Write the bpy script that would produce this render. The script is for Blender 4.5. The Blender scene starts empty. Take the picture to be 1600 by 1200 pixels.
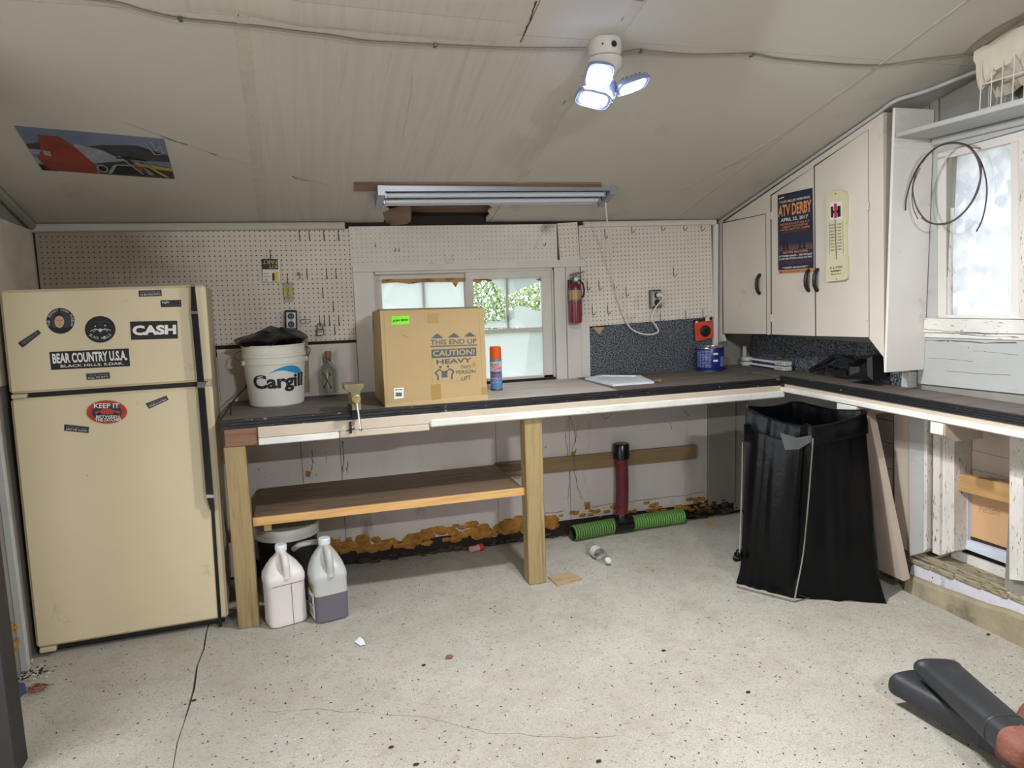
import bpy, bmesh, math, random
from math import sin, cos, pi, radians, sqrt, atan2
from mathutils import Vector as V, Matrix
random.seed(7)
SC = bpy.context.scene
COL = SC.collection
# ------------------------------------------------------------------ camera, sky, lights, exposure
def cam_axes():
    y, p, r = radians(16.46364), radians(7.24976), radians(-1.27366)
    f = V((sin(y)*cos(p), cos(y)*cos(p), -sin(p))); rt = V((cos(y), -sin(y), 0)); up = rt.cross(f)
    a, b = cos(r)*rt + sin(r)*up, -sin(r)*rt + cos(r)*up
    d = radians(.6); M = Matrix(((cos(d), 0, sin(d)), (0, 1, 0), (-sin(d), 0, cos(d))))
    return M @ a, M @ b, M @ f
RX, RU, RF = cam_axes()
FPX = 1145.3
CAM = V((0, -4.152, 1.54))
cd = bpy.data.cameras.new('camera'); cam = bpy.data.objects.new('camera', cd); COL.objects.link(cam)
cd.sensor_width = 36; cd.lens = 36*FPX/1600; cd.clip_start = .02; cd.clip_end = 200
cam.matrix_world = Matrix(((RX.x, RU.x, -RF.x, CAM.x), (RX.y, RU.y, -RF.y, CAM.y), (RX.z, RU.z, -RF.z, CAM.z), (0, 0, 0, 1)))
SC.camera = cam
SC.view_settings.view_transform = 'Standard'; SC.view_settings.look = 'None'
SC.view_settings.gamma = 1; SC.view_settings.use_curve_mapping = False
SC.view_settings.exposure = 0.22
SC.cycles.use_denoising = True
SC.cycles.max_bounces = 8; SC.cycles.diffuse_bounces = 5; SC.cycles.transparent_max_bounces = 12
SC.cycles.sample_clamp_indirect = 6
LAMP_POWER = 26.0      # LED lamp, W per head
DOOR_POWER = 9.0      # daylight through the doorway in the left wall
REAR_POWER = 19.0      # second LED lamp further back along the same ceiling joint, W per head
SKY = 2.8
w = bpy.data.worlds.new('overcast'); SC.world = w; w.use_nodes = True
bg = w.node_tree.nodes['Background']; bg.inputs[0].default_value = (.86, .92, 1, 1); bg.inputs[1].default_value = SKY
def area(name, loc, target, sx, sy, power, col):
    l = bpy.data.lights.new(name, 'AREA'); l.shape = 'RECTANGLE'; l.size = sx; l.size_y = sy; l.energy = power; l.color = col
    o = bpy.data.objects.new(name, l); COL.objects.link(o); o.location = loc
    o.rotation_euler = (V(target)-V(loc)).to_track_quat('-Z', 'Y').to_euler(); return o
area('doorway_daylight', (-1.26, -2.65, 1.02), (2, -2.65, .8), 2.0, 2.0, DOOR_POWER, (1, .96, .90))

def ray(u, v):
    return (RX*((u-800)/FPX) + RU*((600-v)/FPX) + RF)
def on(ax, val, u, v):                       # the point of a wall / floor / bench plane seen at photo pixel u, v
    d = ray(u, v); i = 'xyz'.index(ax); return CAM + d*((val-CAM[i])/d[i])
SL, CZ = .28, 1.925
def czat(y): return CZ - SL*y                # height of the sloping ceiling
def onceil(u, v, drop=0):
    d = ray(u, v); n = V((0, SL, 1)); return CAM + d*((CZ-drop-n.dot(CAM))/n.dot(d))

# ------------------------------------------------------------------ materials
def lin(h):
    h = h.lstrip('#'); o = []
    for i in (0, 2, 4):
        c = int(h[i:i+2], 16)/255; o.append(c/12.92 if c <= .04045 else ((c+.055)/1.055)**2.4)
    return (*o, 1)
class NT:
    def __init__(s, name):
        s.m = bpy.data.materials.new(name); s.m.use_nodes = True; s.t = s.m.node_tree
        s.p = s.t.nodes['Principled BSDF']; s.tc = s.n('ShaderNodeTexCoord')
    def n(s, typ, **k):
        n = s.t.nodes.new(typ)
        for a, b in k.items(): setattr(n, a, b)
        return n
    def l(s, a, b): s.t.links.new(a, b)
    def coord(s, sc=(1, 1, 1), rot=(0, 0, 0), src='Object'):
        mp = s.n('ShaderNodeMapping'); s.l(s.tc.outputs[src], mp.inputs[0]); mp.inputs['Scale'].default_value = sc; mp.inputs['Rotation'].default_value = rot
        return mp.outputs[0]
    def noise(s, co, scale, detail=4, rough=.55, dist=0):
        n = s.n('ShaderNodeTexNoise'); s.l(co, n.inputs['Vector']); n.inputs['Scale'].default_value = scale
        n.inputs['Detail'].default_value = detail; n.inputs['Roughness'].default_value = rough; n.inputs['Distortion'].default_value = dist
        return n.outputs['Fac']
    def ramp(s, fac, stops):
        r = s.n('ShaderNodeValToRGB'); e = r.color_ramp.elements
        while len(e) < len(stops): e.new(.5)
        for i, (p, c) in enumerate(stops): e[i].position = p; e[i].color = c if len(c) == 4 else (*c, 1)
        s.l(fac, r.inputs[0]); return r.outputs[0]
    def mix(s, fac, a, b, mode='MIX'):
        m = s.n('ShaderNodeMix', data_type='RGBA', blend_type=mode)
        for k, x in ((0, fac), (6, a), (7, b)):
            if hasattr(x, 'is_linked'): s.l(x, m.inputs[k])
            else: m.inputs[k].default_value = x
        return m.outputs[2]
    def bump(s, h, strength, dist=.01):
        b = s.n('ShaderNodeBump'); b.inputs['Strength'].default_value = strength; b.inputs['Distance'].default_value = dist
        s.l(h, b.inputs['Height']); s.l(b.outputs[0], s.p.inputs['Normal'])
def k_(c, f): return (c[0]*f, c[1]*f, c[2]*f, 1)
G = lambda v: (v, v, v, 1)
def mat(name, col, rough=.6, metal=0, var=.12, scale=5, aniso=(1, 1, 1), stain=None, stain_at=.6, stain_scale=3, speck=None, speck_at=.68, speck_scale=60, bump=0, bscale=40, spec=.5, coat=0):
    t = NT(name); c = lin(col); co = t.coord(aniso)
    out = t.ramp(t.noise(co, scale, 6), [(.3, k_(c, 1-var)), (.7, k_(c, 1+var))])
    if stain: out = t.mix(t.ramp(t.noise(co, stain_scale, 7, .65), [(stain_at, G(0)), (stain_at+.14, G(1))]), out, lin(stain))
    if speck: out = t.mix(t.ramp(t.noise(t.coord(), speck_scale, 2, .5), [(speck_at, G(0)), (speck_at+.04, G(1))]), out, lin(speck))
    t.l(out, t.p.inputs['Base Color'])
    t.p.inputs['Roughness'].default_value = rough; t.p.inputs['Metallic'].default_value = metal
    t.p.inputs['Specular IOR Level'].default_value = spec; t.p.inputs['Coat Weight'].default_value = coat
    if bump: t.bump(t.noise(co, bscale, 5), bump)
    return t.m
def wood(name, c1, c2, axis='x', rough=.6, stain=None, stain_at=.6, dens=1):
    a = {'x': (1.2, 22*dens, 22*dens), 'y': (22*dens, 1.2, 22*dens), 'z': (22*dens, 22*dens, 1.2)}[axis]
    t = NT(name); co = t.coord(a); f = t.noise(co, 1.6, 7, .6, .6)
    out = t.ramp(f, [(.3, lin(c1)), (.55, lin(c2)), (.72, k_(lin(c1), .8))])
    if stain: out = t.mix(t.ramp(t.noise(t.coord(), 5, 7, .65), [(stain_at, G(0)), (stain_at+.15, G(1))]), out, lin(stain))
    t.l(out, t.p.inputs['Base Color']); t.p.inputs['Roughness'].default_value = rough; t.bump(f, .25, .004); return t.m
def peel(name, paint, under, axis='z', at=.6, rough=.6):       # paint that has cracked along the grain
    a = {'x': (22, 130, 130), 'y': (130, 22, 130), 'z': (130, 130, 22)}[axis]
    t = NT(name); f = t.noise(t.coord(a), 1.0, 6, .6); c = lin(paint)
    base = t.ramp(t.noise(t.coord(), 5, 6), [(.3, k_(c, .85)), (.7, k_(c, 1.1))])
    out = t.mix(t.ramp(f, [(at, G(0)), (at+.05, G(1))]), base, lin(under))
    t.l(out, t.p.inputs['Base Color']); t.p.inputs['Roughness'].default_value = rough; t.bump(f, .3, .004); return t.m
def emit(name, col, s):
    t = NT(name); t.p.inputs['Base Color'].default_value = lin(col); t.p.inputs['Emission Color'].default_value = lin(col); t.p.inputs['Emission Strength'].default_value = s; return t.m
def glass(name, tint='ffffff', clear=.9):
    t = NT(name); tr = t.n('ShaderNodeBsdfTransparent'); tr.inputs[0].default_value = lin(tint)
    gl = t.n('ShaderNodeBsdfGlossy'); gl.inputs['Roughness'].default_value = .03
    fr = t.n('ShaderNodeLayerWeight'); fr.inputs[0].default_value = .5
    mx = t.n('ShaderNodeMixShader'); t.l(t.ramp(fr.outputs['Facing'], [(.25, G(.03)), (.85, G(.30)), (1, G(.75))]), mx.inputs[0]); t.l(tr.outputs[0], mx.inputs[1]); t.l(gl.outputs[0], mx.inputs[2])
    t.l(mx.outputs[0], t.t.nodes['Material Output'].inputs[0]); return t.m
def milky(name, c1, c2, scale, thru=.35, stain=None, stain_at=.62, stretch=(1, 1, 1)):     # translucent film / frosted pane
    t = NT(name)
    vo = t.n('ShaderNodeTexVoronoi'); t.l(t.coord(stretch), vo.inputs['Vector']); vo.inputs['Scale'].default_value = scale
    ns = t.noise(t.coord(), scale*.6, 4)
    m1 = t.mix(.5, vo.outputs['Color'], ns)
    bw = t.n('ShaderNodeRGBToBW'); t.l(m1, bw.inputs[0])
    c = t.ramp(bw.outputs[0], [(.3, lin(c1)), (.65, lin(c2))])
    if stain: c = t.mix(t.ramp(t.noise(t.coord(), 6, 6), [(stain_at, G(0)), (stain_at+.12, G(1))]), c, lin(stain))
    tl = t.n('ShaderNodeBsdfTranslucent'); df = t.n('ShaderNodeBsdfDiffuse'); t.l(c, tl.inputs[0]); t.l(c, df.inputs[0])
    tp = t.n('ShaderNodeBsdfTransparent')
    a = t.n('ShaderNodeMixShader'); a.inputs[0].default_value = .25; t.l(tl.outputs[0], a.inputs[1]); t.l(df.outputs[0], a.inputs[2])
    b = t.n('ShaderNodeMixShader'); b.inputs[0].default_value = thru; t.l(a.outputs[0], b.inputs[1]); t.l(tp.outputs[0], b.inputs[2])
    t.l(b.outputs[0], t.t.nodes['Material Output'].inputs[0]); return t.m

M = {}
M['black'] = mat('flat_black', '121214', .5)
M['blackgloss'] = mat('black_gloss', '0c0d10', .25)
M['ink'] = mat('black_ink', '17171a', .6, var=.05)
M['white'] = mat('white_ink', 'e4e2dc', .55, var=.05)
M['chrome'] = mat('chrome', 'c8c8c8', .18, 1, var=.03)
M['steel'] = mat('dull_steel', '77756f', .4, 1, var=.2)
M['hookwire'] = mat('hook_wire', '5a544c', .45, .8, var=.3)
M['rust'] = mat('rusty_iron', '4a3a30', .75, .3, var=.4)
M['paint'] = mat('wall_paint', 'c6bdb6', .65, var=.10, scale=3, aniso=(1, 1, .3), stain='948a80', stain_at=.60, stain_scale=5, speck='3a3028', speck_at=.755, speck_scale=34, bump=.15, bscale=30)
M['paintr'] = mat('right_wall_paint', 'a9a9a6', .6, var=.09, scale=4, aniso=(1, .4, 1), stain='918d86', stain_at=.60, stain_scale=6, speck='4e4842', speck_at=.74, speck_scale=48, bump=.15, bscale=30)
M['paintdk'] = mat('grey_board_paint', '86827a', .7, var=.12, scale=4, stain='5b554d', stain_at=.62)
M['casing'] = mat('window_casing_paint', 'cfc9c2', .55, var=.08, scale=4, aniso=(1, 1, .4), stain='8d8276', stain_at=.66, speck='6b5d50', speck_at=.78, speck_scale=70, bump=.1)
M['ceil'] = mat('ceiling_paint', 'b5afa6', .7, var=.05, scale=1.2, stain='a1978a', stain_at=.62, stain_scale=1.5, bump=.12, bscale=9)
M['ceilwood'] = NT('ceiling_plywood_paint'); _t = M['ceilwood']
_f = _t.noise(_t.coord((14, .5, 1)), 1.3, 6, .6, .8)
_t.l(_t.ramp(_f, [(.3, lin('aea79d')), (.55, lin('b7b0a6')), (.7, lin('aba499'))]), _t.p.inputs['Base Color']); _t.p.inputs['Roughness'].default_value = .65; _t.bump(_f, .25, .004); M['ceilwood'] = _t.m
M['tape'] = mat('seam_tape_paint', 'b0a99e', .75, var=.08, scale=14, stain='8b8276', stain_at=.68, stain_scale=16, bump=.5, bscale=25)
M['crack'] = mat('crack_dark', '3a3128', .9)
def pegtone():
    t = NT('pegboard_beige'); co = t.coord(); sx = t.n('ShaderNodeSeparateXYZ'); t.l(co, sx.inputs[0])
    a = t.n('ShaderNodeMath', operation='MULTIPLY_ADD'); t.l(t.noise(co, 1.6, 5, .6), a.inputs[0]); a.inputs[1].default_value = 1.5; t.l(sx.outputs[0], a.inputs[2])      # browner towards the fridge side, border broken up by noise
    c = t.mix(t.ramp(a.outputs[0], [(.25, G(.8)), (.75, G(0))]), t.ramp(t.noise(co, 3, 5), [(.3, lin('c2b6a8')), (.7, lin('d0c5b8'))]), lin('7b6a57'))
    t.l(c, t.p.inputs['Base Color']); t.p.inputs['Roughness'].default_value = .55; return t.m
M['pegbrown'] = pegtone()
M['pegright'] = mat('pegboard_pale', 'd2c8bd', .55, var=.06, scale=2, stain='a59383', stain_at=.62, stain_scale=2.5)
M['pegpaint'] = mat('pegboard_painted', 'd0cac2', .6, var=.08, scale=3, stain='8f857a', stain_at=.6, stain_scale=3)
M['darkgap'] = mat('dark_backing', '241e19', .9)
M['cab'] = mat('cabinet_paint', 'c8c0b4', .5, var=.05, scale=2.5, stain='a0978a', stain_at=.66, stain_scale=4, speck='6a5f52', speck_at=.83, speck_scale=35)
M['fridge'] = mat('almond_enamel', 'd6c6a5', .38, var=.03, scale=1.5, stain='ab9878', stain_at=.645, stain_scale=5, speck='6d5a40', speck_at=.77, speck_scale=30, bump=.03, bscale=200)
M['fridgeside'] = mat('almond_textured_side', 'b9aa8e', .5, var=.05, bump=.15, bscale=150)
M['post'] = wood('treated_post', '7c6743', 'a08a60', 'z', stain='5e4b30', stain_at=.68)
M['pine'] = wood('pine_edge', 'b98850', 'd3a76b', 'x', stain='5d4126', stain_at=.72)
M['shelftop'] = wood('stained_shelf', '5a4534', '7a6450', 'x', stain='948372', stain_at=.66)
M['batten'] = wood('treated_batten', '725f40', '85704e', 'x')
M['boardtan'] = wood('tan_board', '997547', 'b18c58', 'y', stain='7c5a30', stain_at=.7)
M['redwood'] = wood('weathered_board', '5e3d28', '86604a', 'x')
M['oldwood'] = wood('old_lath', '5f4738', '8a6f5c', 'x', rough=.9)
M['scrap'] = wood('scrap_wood', '8d7350', 'b39a78', 'x')
M['benchtop'] = wood('worn_bench_top', '4c443c', '6a6158', 'x', rough=.7, stain='86807a', stain_at=.64, dens=.7)
M['benchtoplight'] = wood('worn_bench_pale', '958a81', 'bcb2a9', 'x', rough=.7, stain='4f4842', stain_at=.62, dens=.8)
M['benchedge'] = mat('black_bench_edge', '16161a', .45, var=.3, scale=6, aniso=(.4, 8, 8), speck='6f6c68', speck_at=.68, speck_scale=40, bump=.4, bscale=12)
M['fascia'] = mat('fascia_paint', 'c2b3a0', .55, var=.08, scale=3, stain='9a8a76', stain_at=.66, stain_scale=6, speck='6a5a4a', speck_at=.78, speck_scale=50, bump=.2)
M['fasciawhite'] = peel('fascia_white', 'dcd9d2', 'a89c8c', 'x', .64)
M['peelx'] = peel('peeling_white_level', 'cfcbc4', '6f5f4f', 'y', .62)
M['peelz'] = peel('peeling_white_upright', 'cdc6be', '5d5046', 'z', .60)
M['pinkish'] = mat('pale_board', 'b9a798', .6, var=.08, scale=4, stain='a08d7f', stain_at=.65)
M['sillwood'] = peel('rotten_sill', '94896f', '635744', 'y', .54, .8)
M['curb'] = mat('curb_concrete', '94886f', .85, var=.2, scale=9, stain='5f5443', stain_at=.52, stain_scale=5, bump=.5, bscale=40)
M['curbwhite'] = mat('curb_whitewash', 'bdbac0', .8, var=.08, scale=6, stain='75695c', stain_at=.54, stain_scale=9, speck='352b25', speck_at=.68, speck_scale=26, bump=.4, bscale=30)
M['foam'] = mat('spray_foam', 'a06f2a', .8, var=.35, scale=18, stain='5b3a18', stain_at=.60, stain_scale=14, speck='c9b08a', speck_at=.72, speck_scale=30, bump=.8, bscale=40)
M['grime'] = mat('black_grime', '2a2018', .9, var=.4, scale=20)
def concrete():
    t = NT('concrete_floor'); co = t.coord()
    c = t.ramp(t.noise(co, .9, 6, .6), [(.3, lin('a59f95')), (.5, lin('b7b2a8')), (.72, lin('c6c1b7'))])
    c = t.mix(t.ramp(t.noise(co, 11, 8, .72), [(.50, G(0)), (.72, G(.55))]), c, lin('9a9282'))
    c = t.mix(t.ramp(t.noise(co, 3.2, 8, .7), [(.56, G(0)), (.74, G(.65))]), c, lin('9c9484'))
    c = t.mix(t.ramp(t.noise(t.coord((1, 1.6, 1)), 48, 4, .6), [(.61, G(0)), (.67, G(.7))]), c, lin('655a4b'))
    c = t.mix(t.ramp(t.noise(t.coord((2, 1, 1)), 30, 3, .6), [(.71, G(0)), (.74, G(.8))]), c, lin('e6e1d5'))
    c = t.mix(t.ramp(t.noise(t.coord((1, 1.8, 1)), 120, 3, .7), [(.53, G(0)), (.63, G(.6))]), c, lin('766d5f'))
    c = t.mix(t.ramp(t.noise(t.coord(), 4.3, 7, .75), [(.53, G(0)), (.66, G(.5))]), c, lin('a3957f'))
    c = t.mix(t.ramp(t.noise(t.coord((1, 1.3, 1), (0, 0, .6)), 26, 6, .8), [(.565, G(0)), (.65, G(.6))]), c, lin('81786a'))
    g = t.noise(co, 240, 3, .7); c = t.mix(t.ramp(g, [(.35, G(.5)), (.6, G(0))]), c, lin('7d7566'))
    t.l(c, t.p.inputs['Base Color']); t.p.inputs['Roughness'].default_value = .82; t.p.inputs['Specular IOR Level'].default_value = .3
    t.bump(t.noise(co, 70, 6, .65), .35, .006); return t.m
M['floor'] = concrete()
def granite():
    t = NT('speckled_laminate'); co = t.coord()
    c = t.ramp(t.noise(co, 115, 3, .8), [(.42, lin('14171b')), (.5, lin('343a41')), (.58, lin('90979e')), (.66, lin('1d2025'))])
    t.l(c, t.p.inputs['Base Color']); t.p.inputs['Roughness'].default_value = .35; return t.m
M['granite'] = granite()
M['bag'] = mat('black_polythene', '020305', .30, var=.2, bump=.25, bscale=16, spec=.22)
M['bagflap'] = mat('grey_polythene', '55585a', .3, var=.3)
M['pail'] = mat('white_pail', 'cfcbc2', .4, var=.05, stain='b7b0a2', stain_at=.68)
M['jugwhite'] = mat('white_jug', 'd8d0cb', .4, var=.03)
M['jugclear'] = mat('milky_jug', 'b9bab4', .35, var=.05)
M['jugliquid'] = mat('dark_liquid_jug', '67606a', .3, var=.08)
M['line'] = mat('jug_seam', '6d6a6a', .6)
M['card'] = mat('cardboard', 'ad9267', .7, var=.05, scale=3, stain='a98b5f', stain_at=.66, stain_scale=5)
M['carddk'] = mat('cardboard_side', '93744c', .75, var=.06)
M['tapebrown'] = mat('packing_tape', 'a5834f', .25, var=.06)
M['print'] = mat('slate_ink', '47525a', .65, var=.06)
M['green'] = mat('lime_label', '7be01f', .55, var=.03)
M['blue'] = mat('logo_blue', '1a86b8', .5, var=.05)
M['canblue'] = mat('can_blue', '17266f', .3, var=.06)
M['navy'] = mat('poster_navy', '1d2236', .6, var=.15, scale=9)
M['orange'] = mat('orange_plastic', 'e8601c', .4, var=.04)
M['postorange'] = mat('poster_orange', 'cf8a55', .6, var=.06)
M['tagorange'] = mat('tag_orange', 'd0482c', .55, var=.05)
M['red'] = mat('extinguisher_red', '6d1526', .3, var=.06, spec=.6)
M['stickred'] = mat('sticker_red', 'b8372a', .5, var=.15, scale=30)
M['brass'] = mat('label_brass', '9b8358', .4, .3, var=.3, scale=25)
M['yellow'] = mat('label_yellow', 'c3ae45', .5, var=.1)
M['cream'] = mat('thermometer_cream', 'c6bf9e', .4, var=.04)
M['pale'] = mat('pale_label', 'cfcdc6', .5, var=.05)
M['skin'] = mat('sticker_skin', 'c2a077', .6, var=.1)
M['sprayblue'] = mat('spray_blue', '5b87b8', .35, var=.08)
M['pink'] = mat('spray_pink', 'c9465e', .4)
M['plasticwhite'] = mat('white_plastic', 'd9dbe2', .4, var=.03)
M['pvc'] = mat('grey_white_plastic', 'b9b6b0', .45, var=.05, speck='5b554f', speck_at=.8)
M['outletface'] = mat('outlet_plate', 'a9aab0', .35, .6, var=.05)
M['cordwhite'] = mat('white_cord', 'cfcdc8', .5, var=.03)
M['cablegrey'] = mat('old_cable', '857c71', .6, var=.08)
M['cablebrown'] = mat('brown_cable', '3c2722', .5, var=.2)
M['fixture'] = mat('grey_fixture', '8d8f98', .35, .4, var=.05)
M['tube'] = mat('glass_tube', 'c6c9d0', .2, var=.02)
M['hosegreen'] = mat('hose_green', '648f46', .4, var=.06)
M['hosedark'] = mat('hose_dark', '26301f', .5)
M['hosered'] = mat('hose_red', '702c34', .4, var=.1)
M['vise'] = mat('vise_gold', '8f8664', .4, .6, var=.25, scale=12)
M['boot'] = mat('boot_rubber', '26282c', .5, var=.14, scale=10, stain='454442', stain_at=.62, stain_scale=8)
M['sole'] = mat('sole_rubber', '7d4a3c', .65, var=.2, scale=25, bump=.8, bscale=45)
M['darkpost'] = mat('dark_metal_post', '241f20', .6, var=.2)
M['bluepl'] = mat('blue_board', '3d4d75', .5)
M['copper'] = mat('copper_wire', '8d5a3c', .4, .7, var=.2)
M['cloth'] = mat('grubby_cloth', 'c3b9a8', .8, var=.1, scale=6, stain='9c907f', stain_at=.62, bump=.3, bscale=8)
M['basketwire'] = mat('white_wire', 'c9c4bb', .5, var=.05)
M['cork'] = mat('cork', '7d5c40', .8, var=.2, scale=40)
M['flap'] = mat('pet_flap', 'c59c75', .5, var=.06, scale=4, stain='8f6a48', stain_at=.64, stain_scale=5)
M['petframe'] = mat('white_frame', 'c3c8d2', .4, var=.03)
M['ledwhite'] = mat('lamp_housing', '7d88a4', .4, .2, var=.05)
M['posterpale'] = mat('poster_pale', '8c8f96', .5, var=.2, scale=25)
M['cabside'] = mat('cabinet_side_paint', 'd8d2cb', .55, var=.06, scale=3, stain='b4aba0', stain_at=.62, stain_scale=4, speck='6e645a', speck_at=.76, speck_scale=45)
M['rot'] = mat('rotten_earth', '3f3024', .9, var=.4, scale=20)
M['lampbase'] = mat('lamp_porcelain', 'c2bcb6', .5, var=.05)
M['led'] = emit('led_glow', 'f4f9ff', 60)
M['leaf'] = mat('leaf_green', '93ac6c', .5, var=.3, scale=12)
M['bark'] = wood('bark', '5d5246', '7b6e5f', 'z')
M['grass'] = mat('grass_ground', '5f7040', .9, var=.3, scale=8)
M['skyblue'] = mat('poster_sky', '677088', .5, var=.15, scale=8)
M['canred'] = mat('poster_red', '85382d', .5, var=.25, scale=10)
M['photodark'] = mat('poster_dark', '33343b', .5, var=.4, scale=20)
M['photoyellow'] = mat('poster_yellow', '9c8c2e', .5)
M['frost'] = milky('frosted_pane', 'd6d8dc', 'f2f3f6', 22, .10)
M['film'] = milky('plastic_film', 'e4e9e7', 'f1f4f3', 3, .08, stain='c9a98a', stain_at=.74)
M['filmtorn'] = milky('torn_film', 'd5dedb', 'edf1ef', 4, .14)
M['filmbrown'] = milky('brown_film_edge', 'b07a50', 'd9b48c', 20, .15)
M['glass'] = glass('clear_glass')
M['bottleglass'] = glass('bottle_glass', 'f3f5f2')
M['petplastic'] = glass('thin_plastic', 'f4f6f7')
# ------------------------------------------------------------------ mesh helpers
ORG = {}
class MB:
    def __init__(s): s.v = []; s.f = []; s.mi = []; s.sm = []
    def add(s, vs, fs, m=0, smooth=False):
        o = len(s.v); s.v += [V(x) for x in vs]; s.f += [tuple(o+i for i in f) for f in fs]; s.mi += [m]*len(fs); s.sm += [smooth]*len(fs); return s
    def box(s, x0, x1, y0, y1, z0, z1, b=0, m=0):
        return s.obox(V(((x0+x1)/2, (y0+y1)/2, (z0+z1)/2)), V((1, 0, 0)), V((0, 1, 0)), V((0, 0, 1)), x1-x0, y1-y0, z1-z0, b, m)
    def obox(s, c, ex, ey, ez, sx, sy, sz, b=0, m=0):
        c, ex, ey, ez = V(c), V(ex), V(ey), V(ez); h = (abs(sx)/2, abs(sy)/2, abs(sz)/2)
        P = lambda x, y, z: c+ex*x+ey*y+ez*z
        b = min(b, .49*2*min(h))
        if b <= 0:
            vs = [P(h[0]*i, h[1]*j, h[2]*k) for i in (-1, 1) for j in (-1, 1) for k in (-1, 1)]
            return s.add(vs, [(0, 1, 3, 2), (4, 6, 7, 5), (0, 4, 5, 1), (2, 3, 7, 6), (0, 2, 6, 4), (1, 5, 7, 3)], m)
        vs = []; ix = {}
        for i in (-1, 1):
            for j in (-1, 1):
                for k in (-1, 1):
                    for a in range(3):
                        q = [(h[0]-b)*i, (h[1]-b)*j, (h[2]-b)*k]; q[a] += b*(i, j, k)[a]; ix[i, j, k, a] = len(vs); vs.append(P(*q))
        fs = []
        for a in range(3):
            o1, o2 = [x for x in range(3) if x != a]
            for sg in (-1, 1):
                q = []
                for p, r in ((-1, -1), (1, -1), (1, 1), (-1, 1)):
                    t = [0]*3; t[a] = sg; t[o1] = p; t[o2] = r; q.append(ix[t[0], t[1], t[2], a])
                fs.append(tuple(q))
            for p in (-1, 1):
                for r in (-1, 1):
                    t0 = [0]*3; t1 = [0]*3; t0[a] = -1; t1[a] = 1; t0[o1] = t1[o1] = p; t0[o2] = t1[o2] = r
                    fs.append((ix[(*t0, o1)], ix[(*t1, o1)], ix[(*t1, o2)], ix[(*t0, o2)]))
        for i in (-1, 1):
            for j in (-1, 1):
                for k in (-1, 1): fs.append(tuple(ix[i, j, k, a] for a in range(3)))
        return s.add(vs, fs, m)
    def prism(s, pts, vec, m=0):
        pts = [V(p) for p in pts]; n = len(pts); vec = V(vec)
        return s.add(pts+[p+vec for p in pts], [tuple(range(n)), tuple(range(2*n-1, n-1, -1))]+[(i, (i+1) % n, n+(i+1) % n, n+i) for i in range(n)], m)
    def poly(s, pts, m=0): return s.add(pts, [tuple(range(len(pts)))], m)
    def tube(s, pts, r, seg=8, m=0, closed=False, cap=True):
        pts = [V(p) for p in pts]; n = len(pts); rs = r if isinstance(r, (list, tuple)) else [r]*n
        vs = []; fs = []; ref = None
        for i, p in enumerate(pts):
            a = pts[(i-1) % n] if closed or i > 0 else p; b = pts[(i+1) % n] if closed or i < n-1 else p
            t = (b-a).normalized() if (b-a).length > 1e-9 else V((0, 0, 1))
            if ref is None: ref = V((0, 0, 1)) if abs(t.z) < .9 else V((1, 0, 0))
            u = (ref - t*ref.dot(t)); u = u.normalized() if u.length > 1e-6 else t.orthogonal().normalized(); ref = u; w_ = t.cross(u)
            vs += [p+(u*cos(2*pi*k/seg)+w_*sin(2*pi*k/seg))*rs[i] for k in range(seg)]
        for i in range(n if closed else n-1):
            for k in range(seg):
                j = (i+1) % n; fs.append((i*seg+k, i*seg+(k+1) % seg, j*seg+(k+1) % seg, j*seg+k))
        s.add(vs, fs, m, True)
        if cap and not closed: s.add(vs[:seg], [tuple(range(seg-1, -1, -1))], m); s.add(vs[-seg:], [tuple(range(seg))], m)
        return s
    def lathe(s, prof, base, axis=(0, 0, 1), seg=24, m=0, smooth=True, cap0=True, cap1=True, arc=None):
        base, az = V(base), V(axis).normalized(); ax = az.orthogonal().normalized() if abs(az.z) < .99 else V((1, 0, 0)); ay = az.cross(ax)
        vs = []; fs = []
        for r, h in prof: vs += [base+az*h+(ax*cos(2*pi*k/seg)+ay*sin(2*pi*k/seg))*r for k in range(seg)]
        for i in range(len(prof)-1):
            for k in range(seg): fs.append((i*seg+k, i*seg+(k+1) % seg, (i+1)*seg+(k+1) % seg, (i+1)*seg+k))
        s.add(vs, fs, m, smooth)
        if cap0: s.add(vs[:seg], [tuple(range(seg-1, -1, -1))], m)
        if cap1: s.add(vs[-seg:], [tuple(range(seg))], m)
        return s
    def loft(s, rings, m=0, smooth=True, cap0=True, cap1=True):
        n = len(rings[0]); vs = [V(p) for r in rings for p in r]; fs = []
        for i in range(len(rings)-1):
            for k in range(n): fs.append((i*n+k, i*n+(k+1) % n, (i+1)*n+(k+1) % n, (i+1)*n+k))
        s.add(vs, fs, m, smooth)
        if cap0: s.add(rings[0], [tuple(range(n-1, -1, -1))], m)
        if cap1: s.add(rings[-1], [tuple(range(n))], m)
        return s
    def xf(s, mtx):
        s.v = [mtx @ v for v in s.v]; return s
    def build(s, name, mats, parent=None, label=None, kind=None, org=None):
        if not isinstance(mats, (list, tuple)): mats = [mats]
        me = bpy.data.meshes.new(name); o0 = V(org) if org is not None else (ORG[parent] if parent else V((0, 0, 0)))
        me.from_pydata([v-o0 for v in s.v], [], s.f)
        for m in mats: me.materials.append(M[m] if isinstance(m, str) else m)
        me.polygons.foreach_set('material_index', s.mi); me.polygons.foreach_set('use_smooth', s.sm)
        bm = bmesh.new(); bm.from_mesh(me); bmesh.ops.remove_doubles(bm, verts=bm.verts, dist=1e-6)
        if len(bm.faces) < 60000: bmesh.ops.recalc_face_normals(bm, faces=bm.faces)
        bm.to_mesh(me); bm.free()
        if any(s.sm): me.set_sharp_from_angle(angle=radians(40))
        me.update()
        ob = bpy.data.objects.new(name, me); COL.objects.link(ob)
        if parent: ob.parent = parent
        else: ob.location = o0
        ORG[ob] = o0
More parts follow.
